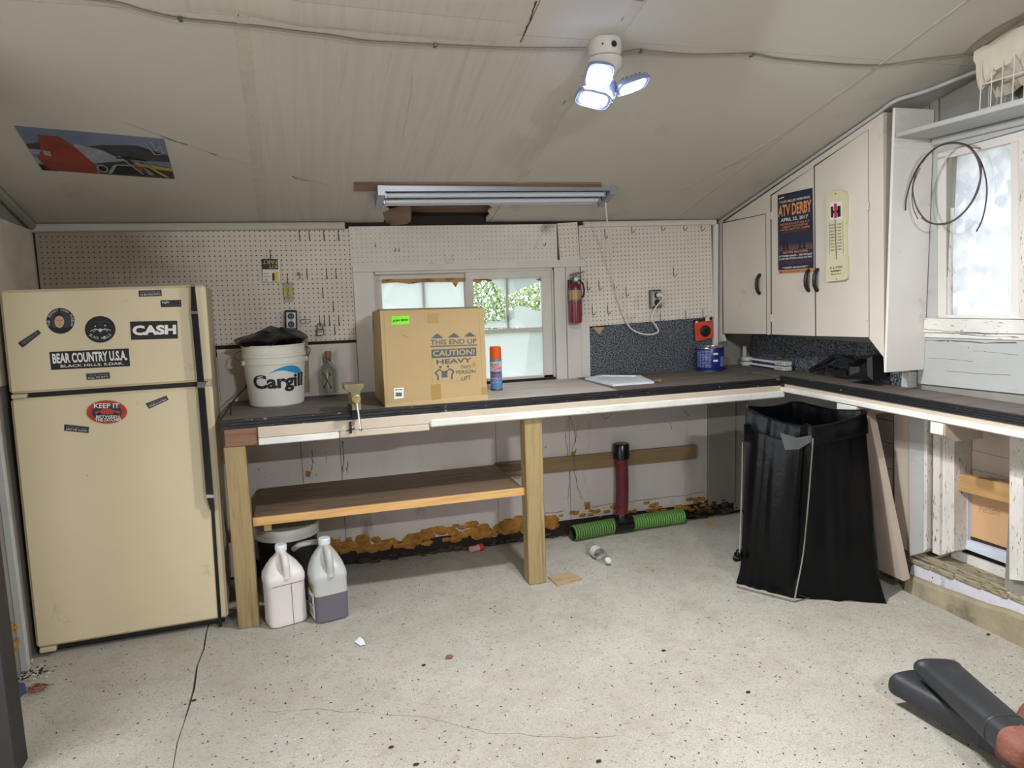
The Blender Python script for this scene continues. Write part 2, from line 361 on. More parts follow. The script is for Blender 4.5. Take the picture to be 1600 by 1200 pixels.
        if label: ob['label'] = label
        if kind: ob['kind'] = kind
        return ob
def tag(o, label, cat, group=None):
    o['label'] = label; o['category'] = cat
    if group: o['group'] = group
    return o
def T(name, label, cat, loc, group=None):
    o = bpy.data.objects.new(name, None); COL.objects.link(o); o.location = loc; o.empty_display_size = .05; ORG[o] = V(loc); return tag(o, label, cat, group)
def struct(o): o['kind'] = 'structure'; return o
def slab(ax, val, px, thick, name, m, parent=None, label=None, **k):      # flat board whose outline was read on the plane ax = val, thickened along +ax
    vec = [0, 0, 0]; vec['xyz'.index(ax)] = thick
    return MB().prism([on(ax, val, *p) for p in px], vec).build(name, m, parent, label, **k)
def arcpts(n, a0, a1): return [a0+(a1-a0)*i/(n-1) for i in range(n)]
def spline(pts, n=8):
    P = [V(p) for p in pts]; P = [P[0]*2-P[1]]+P+[P[-1]*2-P[-2]]; out = []
    for i in range(1, len(P)-2):
        for k in range(n):
            t = k/n; a, b, c, d = P[i-1:i+3]
            out.append(.5*((2*b)+(c-a)*t+(2*a-5*b+4*c-d)*t*t+(3*b-a-3*c+d)*t**3))
    return out+[P[-2]]
_tc = {}
def glyphs(txt, bold=0.0, shear=0):
    k = (txt, bold, shear)
    if k not in _tc:
        cu = bpy.data.curves.new('lettering', 'FONT'); cu.body = txt; cu.offset = bold; cu.shear = shear; cu.align_x = 'LEFT'; cu.resolution_u = 3
        ob = bpy.data.objects.new('lettering', cu); me = ob.to_mesh()
        vs = [(v.co.x, v.co.y) for v in me.vertices]; fs = [tuple(p.vertices) for p in me.polygons]
        ob.to_mesh_clear(); bpy.data.objects.remove(ob); bpy.data.curves.remove(cu)
        xs = [a for a, b in vs]; ys = [b for a, b in vs]; x0, y0 = min(xs), min(ys); sx, sy = max(max(xs)-x0, 1e-6), max(max(ys)-y0, 1e-6)
        _tc[k] = ([((a-x0)/sx, (b-y0)/sy) for a, b in vs], fs)
    return _tc[k]
class Print:
    """flat print on a real sheet; s runs left to right, t bottom to top over the four corners TL TR BR BL"""
    def __init__(s, TL, TR, BR, BL, out, mats, step=.0006):
        s.c = [V(p) for p in (TL, TR, BR, BL)]; s.o = V(out).normalized(); s.mats = list(mats); s.b = MB(); s.step = step; s.map = None
    def P(s, x, y, lay=0):
        if s.map: return s.map(x, y, lay)
        a = s.c[3].lerp(s.c[2], x); b = s.c[0].lerp(s.c[1], x); return a.lerp(b, y)+s.o*(s.step*lay)
    def mi(s, m):
        if m not in s.mats: s.mats.append(m)
        return s.mats.index(m)
    def base(s, th, m=None, outline=None):
        pts = outline or [(0, 0), (1, 0), (1, 1), (0, 1)]
        s.b.prism([s.P(*p) for p in pts], -s.o*th, s.mi(m) if m else 0); return s
    def poly(s, pts, m, lay=1): s.b.poly([s.P(x, y, lay) for x, y in pts], s.mi(m)); return s
    def rect(s, x0, y0, x1, y1, m, lay=1): return s.poly([(x0, y0), (x1, y0), (x1, y1), (x0, y1)], m, lay)
    def disc(s, cx, cy, rx, ry, m, lay=1, n=24): return s.poly([(cx+rx*cos(2*pi*k/n), cy+ry*sin(2*pi*k/n)) for k in range(n)], m, lay)
    def line(s, pts, wd, m, lay=1):
        for (x0, y0), (x1, y1) in zip(pts, pts[1:]):
            dx, dy = x1-x0, y1-y0; L = sqrt(dx*dx+dy*dy) or 1; nx, ny = -dy/L*wd/2, dx/L*wd/2
            s.poly([(x0+nx, y0+ny), (x0-nx, y0-ny), (x1-nx, y1-ny), (x1+nx, y1+ny)], m, lay)
        return s
    def text(s, txt, x0, y0, x1, y1, m, lay=2, bold=0.0, shear=0, fn=None):
        vs, fs = glyphs(txt, bold, shear); fn = fn or (lambda a, b: (x0+(x1-x0)*a, y0+(y1-y0)*b))
        s.b.add([s.P(*fn(a, b), lay) for a, b in vs], fs, s.mi(m)); return s
    def ring_text(s, txt, cx, cy, rx, ry, a0, a1, h, m, lay=2, flip=False):
        n = len(txt)
        for i, ch in enumerate(txt):
            if ch == ' ': continue
            a = a0+(a1-a0)*(i+.5)/n; wa = abs(a1-a0)/n*.42
            vs, fs = glyphs(ch)
            pts = []
            for gx, gy in vs:
                if flip: ang = a+(gx-.5)*2*wa; rr = 1+(-gy)*h+h
                else: ang = a-(gx-.5)*2*wa; rr = 1+gy*h
                pts.append(s.P(cx+rx*rr*cos(ang), cy+ry*rr*sin(ang), lay))
            s.b.add(pts, fs, s.mi(m))
        return s
    def build(s, name, parent=None, label=None, org=None): return s.b.build(name, s.mats, parent, label, org=org)
def jag(a, b, n, amp, rnd):
    a, b = V(a), V(b); return [a.lerp(b, i/n)+(V((rnd.uniform(-1, 1), rnd.uniform(-1, 1), 0))*amp if 0 < i < n else V((0, 0, 0))) for i in range(n+1)]
def nz(p, sc=1.0):
    from mathutils import noise
    return noise.noise(V(p)*sc)
# ------------------------------------------------------------------ the room shell
XL, XR, YR, YRIDGE = -1.2, 2.85, -6.5, -3.4
R1 = random.Random(3)
# floor: two slabs either side of the open crack, over dark ground
crack = [on('z', 0, u, v) for u, v in [(323, 985), (318, 1015), (308, 1040), (303, 1075), (293, 1110), (287, 1130), (277, 1160), (270, 1200)]]
crack = [V((-.46, .02, 0))]+crack+[V((-.47, -2.6, 0)), V((-.52, -4.2, 0)), V((-.5, YR, 0))]
cw = [.002, .0025, .003, .003, .0035, .003, .0015, .0009, .0006, .0006, .0006, .0006]
Lf = [p+V((-w_-R1.uniform(0, .0015), 0, 0)) for p, w_ in zip(crack, cw)]; Rt = [p+V((w_+R1.uniform(0, .0015), 0, 0)) for p, w_ in zip(crack, cw)]
def poly_tri(pts, zt, zb):
    bm = bmesh.new(); vs = [bm.verts.new((p[0], p[1], zt)) for p in pts]; f = bm.faces.new(vs); bmesh.ops.triangulate(bm, faces=[f])
    bm.verts.index_update(); v = [x.co.copy() for x in bm.verts]; fs = [tuple(q.index for q in f.verts) for f in bm.faces]; bm.free()
    b = MB(); b.add(v, fs); n = len(pts)
    b.add([V((p[0], p[1], zt)) for p in pts]+[V((p[0], p[1], zb)) for p in pts], [(i, (i+1) % n, n+(i+1) % n, n+i) for i in range(n)]); return b
floor = struct(MB().box(XL-.3, XR+.5, YR-.6, .15, -.12, -.03).build('floor', 'grime'))
poly_tri([V((XL-.3, .12, 0))]+Lf[:]+[V((XL-.3, YR, 0))], 0, -.03).build('slab', 'floor', floor)
poly_tri(Rt+[V((XR+.3, YR, 0)), V((XR+.3, .12, 0))], 0, -.03).build('slab', 'floor', floor)
hair = [(410, 1114), (450, 1110), (495, 1107), (540, 1112), (590, 1116), (640, 1119), (670, 1121), (715, 1132), (760, 1145), (800, 1146), (860, 1152), (920, 1152), (980, 1150)]
def ribbon(pts, wd, up, lift, rnd):
    b = MB(); L = []
    for i, p in enumerate(pts):
        t = (pts[min(i+1, len(pts)-1)]-pts[max(i-1, 0)]).normalized(); n = V(up).cross(t).normalized()*wd*rnd.uniform(.4, 1.3)/2; L.append((p+n+V(up)*lift, p-n+V(up)*lift))
    for a, c in zip(L, L[1:]): b.add([a[0], a[1], c[1], c[0]], [(0, 1, 2, 3)])
    return b
hp = []
for a, c in zip(hair, hair[1:]): hp += [on('z', 0, a[0]+(c[0]-a[0])*k/4, a[1]+(c[1]-a[1])*k/4+R1.uniform(-1.5, 1.5)) for k in range(4)]
ribbon(hp, .0022, (0, 0, 1), .0006, R1).build('hairline_crack', mat('hairline_dirt', '7b7060', .9), floor)

# back wall with its window opening
WX0, WX1, WZ0, WZ1 = .44, 1.50, 1.0, 1.66
wb = MB(); wb.box(XL-.12, WX0, 0, .12, -.02, 2.1); wb.box(WX1, XR+.12, 0, .12, -.02, 2.1); wb.box(WX0, WX1, 0, .12, -.02, WZ0); wb.box(WX0, WX1, 0, .12, WZ1, 2.1)
wall_back = struct(wb.build('wall_back', 'darkgap'))
def wpan(u0, u1, z0, z1, m='paint', d=.010):     # boards of the lower wall, told apart by their joints
    x0 = on('y', 0, u0, 740)[0] if u0 is not None else XL; x1 = on('y', 0, u1, 740)[0] if u1 is not None else XR
    MB().box(x0+.0012, x1-.0012, -d, 0, z0, z1, .001).build('board', m, wall_back)
wpan(None, 380, .02, .985); wpan(380, 473, .10, .985); wpan(473, 534, .10, .985, d=.011); wpan(534, 776, .10, .985); wpan(776, 890, .10, .985, d=.009); wpan(890, 1104, .10, .985); wpan(1104, 1146, .08, .985, 'paintdk', .02); wpan(1146, 1330, .02, .985, 'paintdk', .008)
MB().box(2.6, XR, -.008, 0, .985, 1.30).build('board', 'paintdk', wall_back); MB().box(XL, -.40, -.008, 0, .985, 1.23).build('board', 'paint', wall_back); MB().box(-.398, .02, -.008, 0, .985, 1.27).build('board', 'paint', wall_back); MB().box(.022, .325, -.008, 0, .985, 1.27).build('board', 'paint', wall_back)
MB().box(1.66, 1.72, -.012, 0, .985, 1.36).build('board', 'casing', wall_back)
def wallcrack(px, wd=.004, m='crack', d=.0125):
    P = []
    for a, c in zip(px, px[1:]): P += [on('y', -d, a[0]+(c[0]-a[0])*k/4+R1.uniform(-1, 1), a[1]+(c[1]-a[1])*k/4+R1.uniform(-1, 1)) for k in range(4)]
    ribbon(P, wd, (0, -1, 0), .0, R1).build('wall_crack', m, wall_back)
for px, wd in (([(487, 702), (489, 722), (486, 740)], .004), ([(509, 705), (511, 730)], .002), ([(535, 690), (537, 715), (535, 745)], .005), ([(543, 720), (542, 745)], .003), ([(890, 650), (896, 668), (899, 690), (892, 706), (897, 728), (900, 752), (905, 768), (912, 785)], .003), ([(886, 655), (884, 690), (889, 720), (890, 760), (886, 790)], .002), ([(902, 665), (898, 700)], .002), ([(1108, 690), (1110, 740), (1106, 790)], .004), ([(940, 645), (945, 655), (960, 646)], .003), ([(1047, 660), (1050, 673)], .003), ([(1070, 642), (1078, 652)], .005), ([(925, 792), (960, 787), (1010, 781), (1060, 775), (1110, 768)], .003), ([(852, 802), (890, 798)], .003)): wallcrack(px, wd)
for px in ([(893, 706), (900, 704), (898, 716), (894, 716)], [(478, 735), (486, 737), (484, 746), (477, 744)], [(913, 785), (922, 784), (923, 796), (914, 796)]):
    MB().prism([on('y', -.0105, *q) for q in px], (0, -.0012, 0)).build('paint_chip', 'foam', wall_back)
# left wall
wl = MB(); wl.box(XL-.12, XL, -1.62, .12, -.02, 3.0); wl.box(XL-.12, XL, YR, -3.68, -.02, 3.0); wl.box(XL-.12, XL, -3.68, -1.62, 2.06, 3.0); wall_left = struct(wl.build('wall_left', 'paintdk'))
# right wall: openings for the upper window and the low boarded one
UW = (-1.50, -2.20, 1.345, 2.08)       # y0, y1, z0, z1 of the upper opening
LW = (-1.44, -1.86, .19, .93)
wr = MB(); X0, X1 = XR, XR+.16
wr.box(X0, X1, UW[0], .12, LW[3], 2.95); wr.box(X0, X1, LW[0], .12, .0, LW[3]); wr.box(X0, X1, LW[1], LW[0], 0, LW[2]); wr.box(X0, X1, -2.3, LW[1], 0, LW[3])
wr.box(X0, X1, UW[1], UW[0], LW[3], UW[2]); wr.box(X0, X1, UW[1], UW[0], UW[3], 2.95); wr.box(X0, X1, -2.3, UW[1], LW[3], 2.95); wr.box(X0, X1, YR, -2.3, 0, 2.95)
wall_right = struct(wr.build('wall_right', 'paintdk'))
# rear wall
wq = MB(); wq.box(XL-.12, XR+.16, YR-.12, YR, -.02, 2.95)
struct(wq.build('wall_rear', 'paintdk'))
# roof boarding above, then the ceiling sheets with open joints
def slope(x0, x1, y0, y1, lift, th):
    z = lambda y: CZ-SL*y+lift if y >= YRIDGE else CZ-SL*YRIDGE+lift+SL*(y-YRIDGE)
    P = [V((x, y, z(y))) for x, y in ((x0, y0), (x1, y0), (x1, y1), (x0, y1))]; return P
ceiling = struct(MB().prism(slope(XL-.1, XR+.1, .12, YRIDGE, .14, 0), (0, 0, .05)).prism(slope(XL-.1, XR+.1, YRIDGE, YR, .14, 0), (0, 0, .05)).build('ceiling', 'oldwood'))
def sheet(x0, x1, y0, y1, m='ceil', pts=None):
    if pts is None: pts = [(x0+.0015, y0), (x1-.0015, y0), (x1-.0015, y1), (x0+.0015, y1)]
    bm = bmesh.new(); f = bm.faces.new([bm.verts.new((x, y, CZ-SL*y if y >= YRIDGE-.001 else CZ-SL*YRIDGE+SL*(y-YRIDGE))) for x, y in pts]); bmesh.ops.triangulate(bm, faces=[f]); bm.verts.index_update()
    v = [q.co.copy() for q in bm.verts]; fs = [tuple(q.index for q in t.verts) for t in bm.faces]; bm.free(); n = len(v)
    P = [V((x, y, CZ-SL*y if y >= YRIDGE-.001 else CZ-SL*YRIDGE+SL*(y-YRIDGE))) for x, y in pts]
    b = MB().add(v, fs).add([p+V((0, 0, .009)) for p in v], [f[::-1] for f in fs]).add(P+[p+V((0, 0, .009)) for p in P], [(i, (i+1) % n, n+(i+1) % n, n+i) for i in range(n)])
    return b.build('ceiling_panel', m, ceiling)
YM = -1.66
sheet(XL-.02, -.105, .01, YM)
hole = [(.512, .01), (.515, -.05), (.507, -.10), (.53, -.17), (.50, -.21), (.55, -.25), (.66, -.262), (.80, -.25), (.93, -.265), (1.04, -.25), (1.085, -.20), (1.07, -.15), (1.095, -.10), (1.085, -.05), (1.10, .01)]
sheet(0, 0, 0, 0, 'ceilwood', [(-.1035, .01)]+hole+[(1.1185, .01), (1.1185, YM+.001), (-.1035, YM+.001)])
sheet(1.12, 2.31, .01, YM); sheet(2.31, XR+.05, .01, YM)
sheet(XL-.02, -.09, YM-.002, YRIDGE); sheet(-.09, .815, YM-.002, YRIDGE, 'ceilwood'); sheet(.815, 1.15, YM-.002, YRIDGE); sheet(1.15, 2.33, YM-.002, YRIDGE); sheet(2.33, XR+.05, YM-.002, YRIDGE)
sheet(XL-.02, 1.0, YRIDGE, YR); sheet(1.0, XR+.05, YRIDGE, YR)
def seamtape(px, wd, n=26, lumps=.5):                    # lumpy tape and filler along a joint
    P = []
    for a, c in zip(px, px[1:]):
        for k in range(n//(len(px)-1)+1): t = k/(n//(len(px)-1)+1); P.append(onceil(a[0]+(c[0]-a[0])*t, a[1]+(c[1]-a[1])*t))
    P.append(onceil(*px[-1])); b = MB(); L = []
    up = V((0, -SL, -1)).normalized()
    for i, p in enumerate(P):
        t = (P[min(i+1, len(P)-1)]-P[max(i-1, 0)]).normalized(); s_ = up.cross(t).normalized()*wd/2; j = [R1.uniform(1-lumps*.35, 1+lumps*.35) for _ in range(2)]
        L.append([p+s_*j[0]+up*.0005, p+s_*.45+up*.003*R1.uniform(.4, 1.4), p-s_*.45+up*.003*R1.uniform(.4, 1.4), p-s_*j[1]+up*.0005])
    for a, c in zip(L, L[1:]):
        for k in range(3): b.add([a[k], a[k+1], c[k+1], c[k]], [(0, 1, 2, 3)], 0, True)
    return b.build('seam_tape', 'tape', ceiling)
seamtape([(374, 0), (383, 90), (396, 200), (403, 270), (411, 345)], .045, 40)
seamtape([(1000, 0), (970, 45), (945, 85)], .05); seamtape([(912, 118), (868, 190), (838, 240), (812, 285), (806, 330)], .05, 34)
seamtape([(1512, 0), (1450, 45), (1372, 103)], .02); seamtape([(1365, 108), (1250, 190), (1180, 235), (1120, 268), (1060, 300)], .035, 30, .7)
def ceilcrack(px, wd=.004, m='crack', nm='ceiling_crack'):
    P = []
    for a, c in zip(px, px[1:]): P += [onceil(a[0]+(c[0]-a[0])*k/5+R1.uniform(-1, 1), a[1]+(c[1]-a[1])*k/5+R1.uniform(-1, 1)) for k in range(5)]
    ribbon(P, wd, V((0, -SL, -1)).normalized(), .0018, R1).build(nm, m, ceiling)
ceilcrack([(372, 0), (374, 30), (379, 60)]); ceilcrack([(385, 105), (391, 160), (396, 215)], .003)
ceilcrack([(838, 0), (830, 25), (822, 45), (812, 70)], .006); ceilcrack([(905, 128), (880, 162), (866, 186)], .004); ceilcrack([(252, 213), (275, 220), (297, 228)], .004); ceilcrack([(325, 238), (342, 242)], .004)
ceilcrack([(457, 276), (472, 281), (487, 285)], .004); ceilcrack([(186, 188), (255, 214), (330, 240), (400, 260), (545, 297)], .002, 'tape')
ceilcrack([(630, 46), (660, 49), (676, 48), (700, 53), (720, 55)], .005); ceilcrack([(660, 50), (676, 52), (680, 46)], .014)
ceilcrack([(975, 26), (968, 36)], .005); ceilcrack([(645, 118), (640, 160), (632, 200), (626, 235)], .003, 'tape')
# sagging fold across the sheets
P = [onceil(u, v) for u, v in [(250, 6), (330, 8), (380, 14), (420, 22), (470, 32), (525, 37), (600, 44), (680, 51), (760, 58), (800, 62)]]
b = MB(); up = V((0, -SL, -1)).normalized(); L = []
for i, p in enumerate(P):
    s_ = V((0, 1, -SL)).normalized(); h = .012*sin(pi*i/(len(P)-1))+.001; L.append([p-s_*.09+up*.0006, p-s_*.01+up*h, p+s_*.012+up*h*.5, p+s_*.03+up*.0006])
for a, c in zip(L, L[1:]):
    for k in range(3): b.add([a[k], a[k+1], c[k+1], c[k]], [(0, 1, 2, 3)], 0, True)
b.build('sagging_fold', 'ceilwood', ceiling)
# inside the torn hole: roof boards and a hanging flap of brown paper
for k, (y0, y1) in enumerate(((.02, -.085), (-.09, -.20), (-.205, -.32))):
    MB().prism([V((.40, y0, czat(y0)+.055+.008*k)), V((1.25, y0, czat(y0)+.05+.008*k)), V((1.25, y1, czat(y1)+.05+.006*k)), V((.40, y1, czat(y1)+.055))], (0, 0, .02)).build('roof_board', 'oldwood', ceiling)
b = MB(); pf = [[onceil(u, v, d) for u, v, d in r] for r in ([(598, 332, .0), (604, 352, .006), (607, 354, .02)], [(612, 326, .0), (618, 346, .012), (624, 352, .03)], [(628, 321, .0), (634, 338, .012), (636, 350, .035)], [(641, 320, .0), (643, 334, .01), (642, 346, .02)])]
for a, c in zip(pf, pf[1:]):
    for k in range(2): b.add([a[k], a[k+1], c[k+1], c[k]], [(0, 1, 2, 3)], 0, True)
b.build('torn_paper', mat('brown_paper', '7a6553', .85, var=.2), ceiling)
# cove trims
def trim(n, pts, m='casing', r=.022): 
    return struct(MB().tube(pts, r, 8).build(n, m))
trim('trim_1', [V((XL, -.02, 1.905)), V((.30, -.02, 1.905))], 'ceil'); trim('trim_2', [V((1.69, -.02, 1.903)), V((2.58, -.02, 1.912))], r=.018)
trim('trim_3', [V((XL+.02, y, czat(y)-.02)) for y in (0, -.6, -1.4, -2.2)], 'paintdk')
# spray foam and black rot along the foot of the back wall
b = MB()
def blob(b, c, r, seed, m=0, sq=(1, 1, 1), n=7, k=10):
    rings = []
    for i in range(1, n):
        a = pi*i/n; rings.append([V(c)+V((cos(2*pi*j/k)*sin(a)*sq[0], sin(2*pi*j/k)*sin(a)*sq[1], cos(a)*sq[2]))*r*(1+.35*nz((cos(2*pi*j/k)*sin(a)+seed, sin(2*pi*j/k)*sin(a)*1.3, cos(a)*1.5+seed*.7), 1.7)) for j in range(k)])
    b.loft(rings, m)
for i in range(150):
    x = .02+R1.random()**.8*1.45; hgt = .09+.06*nz((x*3, 1, 0)); blob(b, (x, -.012, R1.uniform(.07, hgt+.055)), R1.uniform(.012, .032), i*1.3, 0, (1.5, .5, .8), 5, 7)
for i in range(60):
    x = 1.5+R1.random()*1.05; blob(b, (x, -.011, R1.uniform(.05, .15)), R1.uniform(.006, .022), i*1.7, 0, (1.6, .5, .8), 5, 7)
b.build('foam_strip', 'foam', wall_back, kind='stuff')
b = MB()
for i in range(110):
    x = R1.choice((R1.uniform(.2, 1.3), R1.uniform(1.2, 2.7), R1.uniform(2.4, 2.75))); blob(b, (x, R1.uniform(-.028, -.004), R1.uniform(0, .03 if x < 2.45 else .11)), R1.uniform(.006, .02), i*2.1, 0, (1.7, .6, .7), 5, 7)
b.build('rot_strip', 'rot', wall_back, kind='stuff')
b = MB()
for i in range(50): blob(b, (XL+.005, R1.uniform(-1.5, -.7), R1.uniform(.0, .26)), R1.uniform(.012, .03), i*1.1, 0, (.4, 1.2, 1), 5, 7)
b.build('foam_strip', 'foam', wall_left, kind='stuff')

# ------------------------------------------------------------------ back window
w1 = struct(MB().box(WX0, WX1, .03, .11, WZ0-.01, WZ0+.02).build('window_1', 'casing'))
def bar(nm, x0, x1, z0, z1, y0, y1, m='casing'): return MB().box(x0, x1, y0, y1, z0, z1, .003).build(nm, m, w1)
bar('casing', .328, .442, .985, 1.655, -.018, 0); bar('casing', .328, 1.70, 1.655, 1.70, -.020, 0); bar('casing', 1.50, 1.57, .985, 1.655, -.016, 0); bar('casing', 1.572, 1.66, .985, 1.655, -.022, 0)
bar('head_jamb', WX0, WX1, 1.64, 1.66, 0, .11); bar('side_jamb', WX0, .452, WZ0, 1.66, 0, .11); bar('side_jamb', 1.488, WX1, WZ0, 1.66, 0, .11)
# left sash (behind) and right sash (in front)
bar('sash_rail', .452, .985, 1.605, 1.642, .045, .075); bar('sash_stile', .452, .487, 1.02, 1.606, .045, .075); bar('sash_stile', .962, .985, 1.02, 1.606, .045, .075); bar('sash_rail', .452, .985, 1.0, 1.035, .045, .075); bar('glazing_bar', .715, .735, 1.035, 1.606, .055, .072)
bar('sash_rail', .966, 1.488, 1.600, 1.642, .008, .040); bar('sash_stile', .966, 1.010, 1.0, 1.602, .008, .040); bar('sash_stile', 1.425, 1.488, 1.0, 1.602, .008, .040); bar('sash_rail', .966, 1.488, 1.0, 1.018, .008, .040); bar('glazing_bar', 1.01, 1.425, 1.284, 1.306, .014, .036); bar('glazing_bar', 1.205, 1.223, 1.306, 1.60, .016, .034)
MB().box(.487, .962, .050, .0515, 1.03, 1.606).build('plastic_film', 'film', w1)
MB().box(1.01, 1.425, .0245, .027, 1.018, 1.60).build('glass_pane', 'glass', w1)
MB().box(1.01, 1.425, .012, .0132, 1.018, 1.284).build('plastic_film', 'filmtorn', w1)
def film(px, m, nm='torn_film'): MB().prism([on('y', .014, *p) for p in px], (0, .0008, 0)).build(nm, m, w1)
film([(752, 512), (765, 503), (788, 500), (796, 490), (806, 478), (820, 479), (838, 486), (856, 486), (856, 512)], 'filmtorn')
film([(738, 436), (850, 433), (842, 441), (822, 448), (806, 455), (793, 460), (788, 461), (780, 450), (768, 440)], 'filmtorn')
film([(597, 436.5), (727, 434), (727, 440), (716, 441), (712, 449), (706, 441), (660, 441), (640, 444), (620, 441), (597, 443)], 'filmbrown'); film([(738, 434), (770, 437), (764, 441), (755, 437), (748, 443), (738, 440)], 'filmbrown'); film([(845, 434), (856, 436), (858, 512), (853, 512), (853, 450), (850, 441), (838, 437)], 'filmbrown')

# ------------------------------------------------------------------ garden outside
MB().box(-6, 14, .2, 14, -.4, -.3).build('outside_ground', 'grass')['kind'] = 'structure'
MB().box(3.2, 14, -12, .2, -.4, -.3).build('outside_ground', 'grass')['kind'] = 'structure'
MB().box(-9, XL-.12, -12, .2, -.25, -.12).build('outside_ground', 'floor')['kind'] = 'structure'
def bush(x, y, rx, rz, n, label):
    t = T('bush', label, 'bush', (x, y, -.3), None)
    b = MB(); r = random.Random(int(x*10))
    for i in range(n):
        a, c = r.uniform(0, 2*pi), r.uniform(-1, 1); q = sqrt(1-c*c); k = r.random()**.4
        p = V((x+rx*q*cos(a)*k, y+rx*.7*q*sin(a)*k, 1.1+rz*c*k)); s_ = r.uniform(.012, .026); d = V((r.uniform(-1, 1), r.uniform(-1, 1), r.uniform(-1, 1))).normalized(); e = d.orthogonal().normalized()
        b.add([p-d*s_, p+e*s_*.5, p+d*s_, p-e*s_*.5], [(0, 1, 2, 3)])
    b.build('foliage', 'leaf', t, kind='stuff')
    b = MB()
    for i in range(5): b.tube([V((x, y, -.3)), V((x+r.uniform(-.2, .2), y+r.uniform(-.1, .1), .6)), V((x+r.uniform(-.7, .7)*rx, y+r.uniform(-.3, .3), 1.3+r.uniform(0, .6)*rz))], [.03, .02, .006], 6)
    b.build('stems', 'bark', t)
bush(1.9, 2.2, 1.5, 1.1, 36000, 'pale green leafy bush outside the back window')
# ------------------------------------------------------------------ pegboards
def pegboard(label, ax, val, px, th, hr, m, first=(.012, .014), sp=.0254, rows=None):
    TL, TR, BR, BL = [on(ax, val, *p) for p in px]
    ex = (TR-TL).normalized(); ez = (TL-BL); ez = (ez-ex*ez.dot(ex)).normalized(); n = ex.cross(ez).normalized()      # faces into the room
    W, H = (TR-TL).length, (TL-BL).length
    b = MB(); P = lambda x, z, d=0: TL+ex*x-ez*z-n*d
    nc = int((W-first[0]-.006)/sp)+1; nr = rows or int((H-first[1]-.006)/sp)+1
    x0, z0 = first[0]-sp/2, first[1]-sp/2; x1, z1 = x0+nc*sp, z0+nr*sp; h = sp/2
    o8 = [(h, 0), (h, h), (0, h), (-h, h), (-h, 0), (-h, -h), (0, -h), (h, -h)]
    for i in range(nc):
        for j in range(nr):
            cx, cz = first[0]+i*sp, first[1]+j*sp
            def cl(q): return min(max(q[0], 0), W), min(max(q[1], 0), H)
            outer = [P(*cl((cx+a, cz+c))) for a, c in o8]; inner = [P(cx+hr*cos(k*pi/4), cz+hr*sin(k*pi/4)) for k in range(8)]; deep = [p-n*.005 for p in inner]
            b.add(outer+inner+deep, [(k, (k+1) % 8, 8+(k+1) % 8, 8+k) for k in range(8)]+[(8+k, 8+(k+1) % 8, 16+(k+1) % 8, 16+k) for k in range(8)])
    if x0 > 1e-4: b.poly([P(0, 0), P(x0, 0), P(x0, H), P(0, H)])
    if x1 < W-1e-4: b.poly([P(x1, 0), P(W, 0), P(W, H), P(x1, H)])
    lx, rx = max(x0, 0), min(x1, W)
    if z0 > 1e-4: b.poly([P(lx, 0), P(rx, 0), P(rx, z0), P(lx, z0)])
    if z1 < H-1e-4: b.poly([P(lx, z1), P(rx, z1), P(rx, H), P(lx, H)])
    for a, c in (((0, 0), (W, 0)), ((W, 0), (W, H)), ((W, H), (0, H)), ((0, H), (0, 0))): b.poly([P(*a), P(*c), P(*c, th), P(*a, th)])
    o = b.build('pegboard', m, org=TL.lerp(BR, .5)); tag(o, label, 'pegboard'); return o
PY = -.014
f0 = on('y', PY, 61.8, 362)
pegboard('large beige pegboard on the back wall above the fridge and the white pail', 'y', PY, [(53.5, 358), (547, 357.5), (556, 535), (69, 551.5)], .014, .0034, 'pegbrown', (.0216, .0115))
pegboard('long low painted pegboard strip over the back window', 'y', PY-.008, [(545, 354), (869.5, 350), (870.5, 406), (550, 416)], .022, .0024, 'pegpaint')
pegboard('small square pegboard offcut between the window strip and the right-hand pegboard', 'y', PY-.007, [(871, 349), (902, 347), (903.5, 402), (872.5, 408)], .021, .0032, 'pegright')
pegboard('pale pegboard on the back wall over the speckled panel, with the plugged-in outlet', 'y', PY, [(904, 352.5), (1111, 344.5), (1114, 495.5), (911, 511)], .014, .0034, 'pegright', (.0155, .0125))
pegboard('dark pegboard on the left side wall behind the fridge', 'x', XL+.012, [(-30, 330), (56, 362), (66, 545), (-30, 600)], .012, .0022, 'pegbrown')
# ------------------------------------------------------------------ wire hooks
hk = None
def hook(u, v, label, grp=None):
    global hk
    p = on('y', PY-.004, u, v)
    if hk is None:
        b = MB(); b.tube([V((0, .016, .012)), V((0, .001, .010)), V((0, 0, 0)), V((0, -.001, -.036)), V((0, -.004, -.041)), V((0, -.012, -.043)), V((0, -.030, -.043)), V((0, -.037, -.039)), V((0, -.040, -.030))], .0019, 6)
        hk = b.build('peg_hook', 'hookwire', org=(0, 0, 0)); hk.location = p; o = hk
    else:
        o = hk.copy(); COL.objects.link(o); o.location = p
    tag(o, label, 'hook', grp or 'wire hooks on the pegboards'); return o
B3 = lambda x, y: (380+x/5.714, 340+y/5.714)
C1 = lambda x, y: (900+x/6.317, 330+y/6.317)
OR = ['first', 'second', 'third', 'fourth', 'fifth', 'sixth']
for i, x in enumerate((500, 588, 718, 848)): hook(*B3(x, 130), f'empty wire hook, {OR[i]} from the left in the top row of the large beige pegboard')
for i, x in enumerate((567, 742, 826)): hook(*B3(x, 472), f'empty wire hook, {OR[i]} from the left in the middle row of the large beige pegboard')
hook(*B3(708, 642), 'single empty wire hook below the middle row of the large beige pegboard'); hook(*B3(802, 764), 'single empty wire hook nearest above the bottom row of the large beige pegboard')
for i, x in enumerate((722, 768, 852)): hook(*B3(x, 890), f'empty wire hook to the right of the padlock, {OR[i]} of three in that row')
hook(*B3(815, 968), 'empty wire hook at the bottom of the beige pegboard, lower right of the padlock')
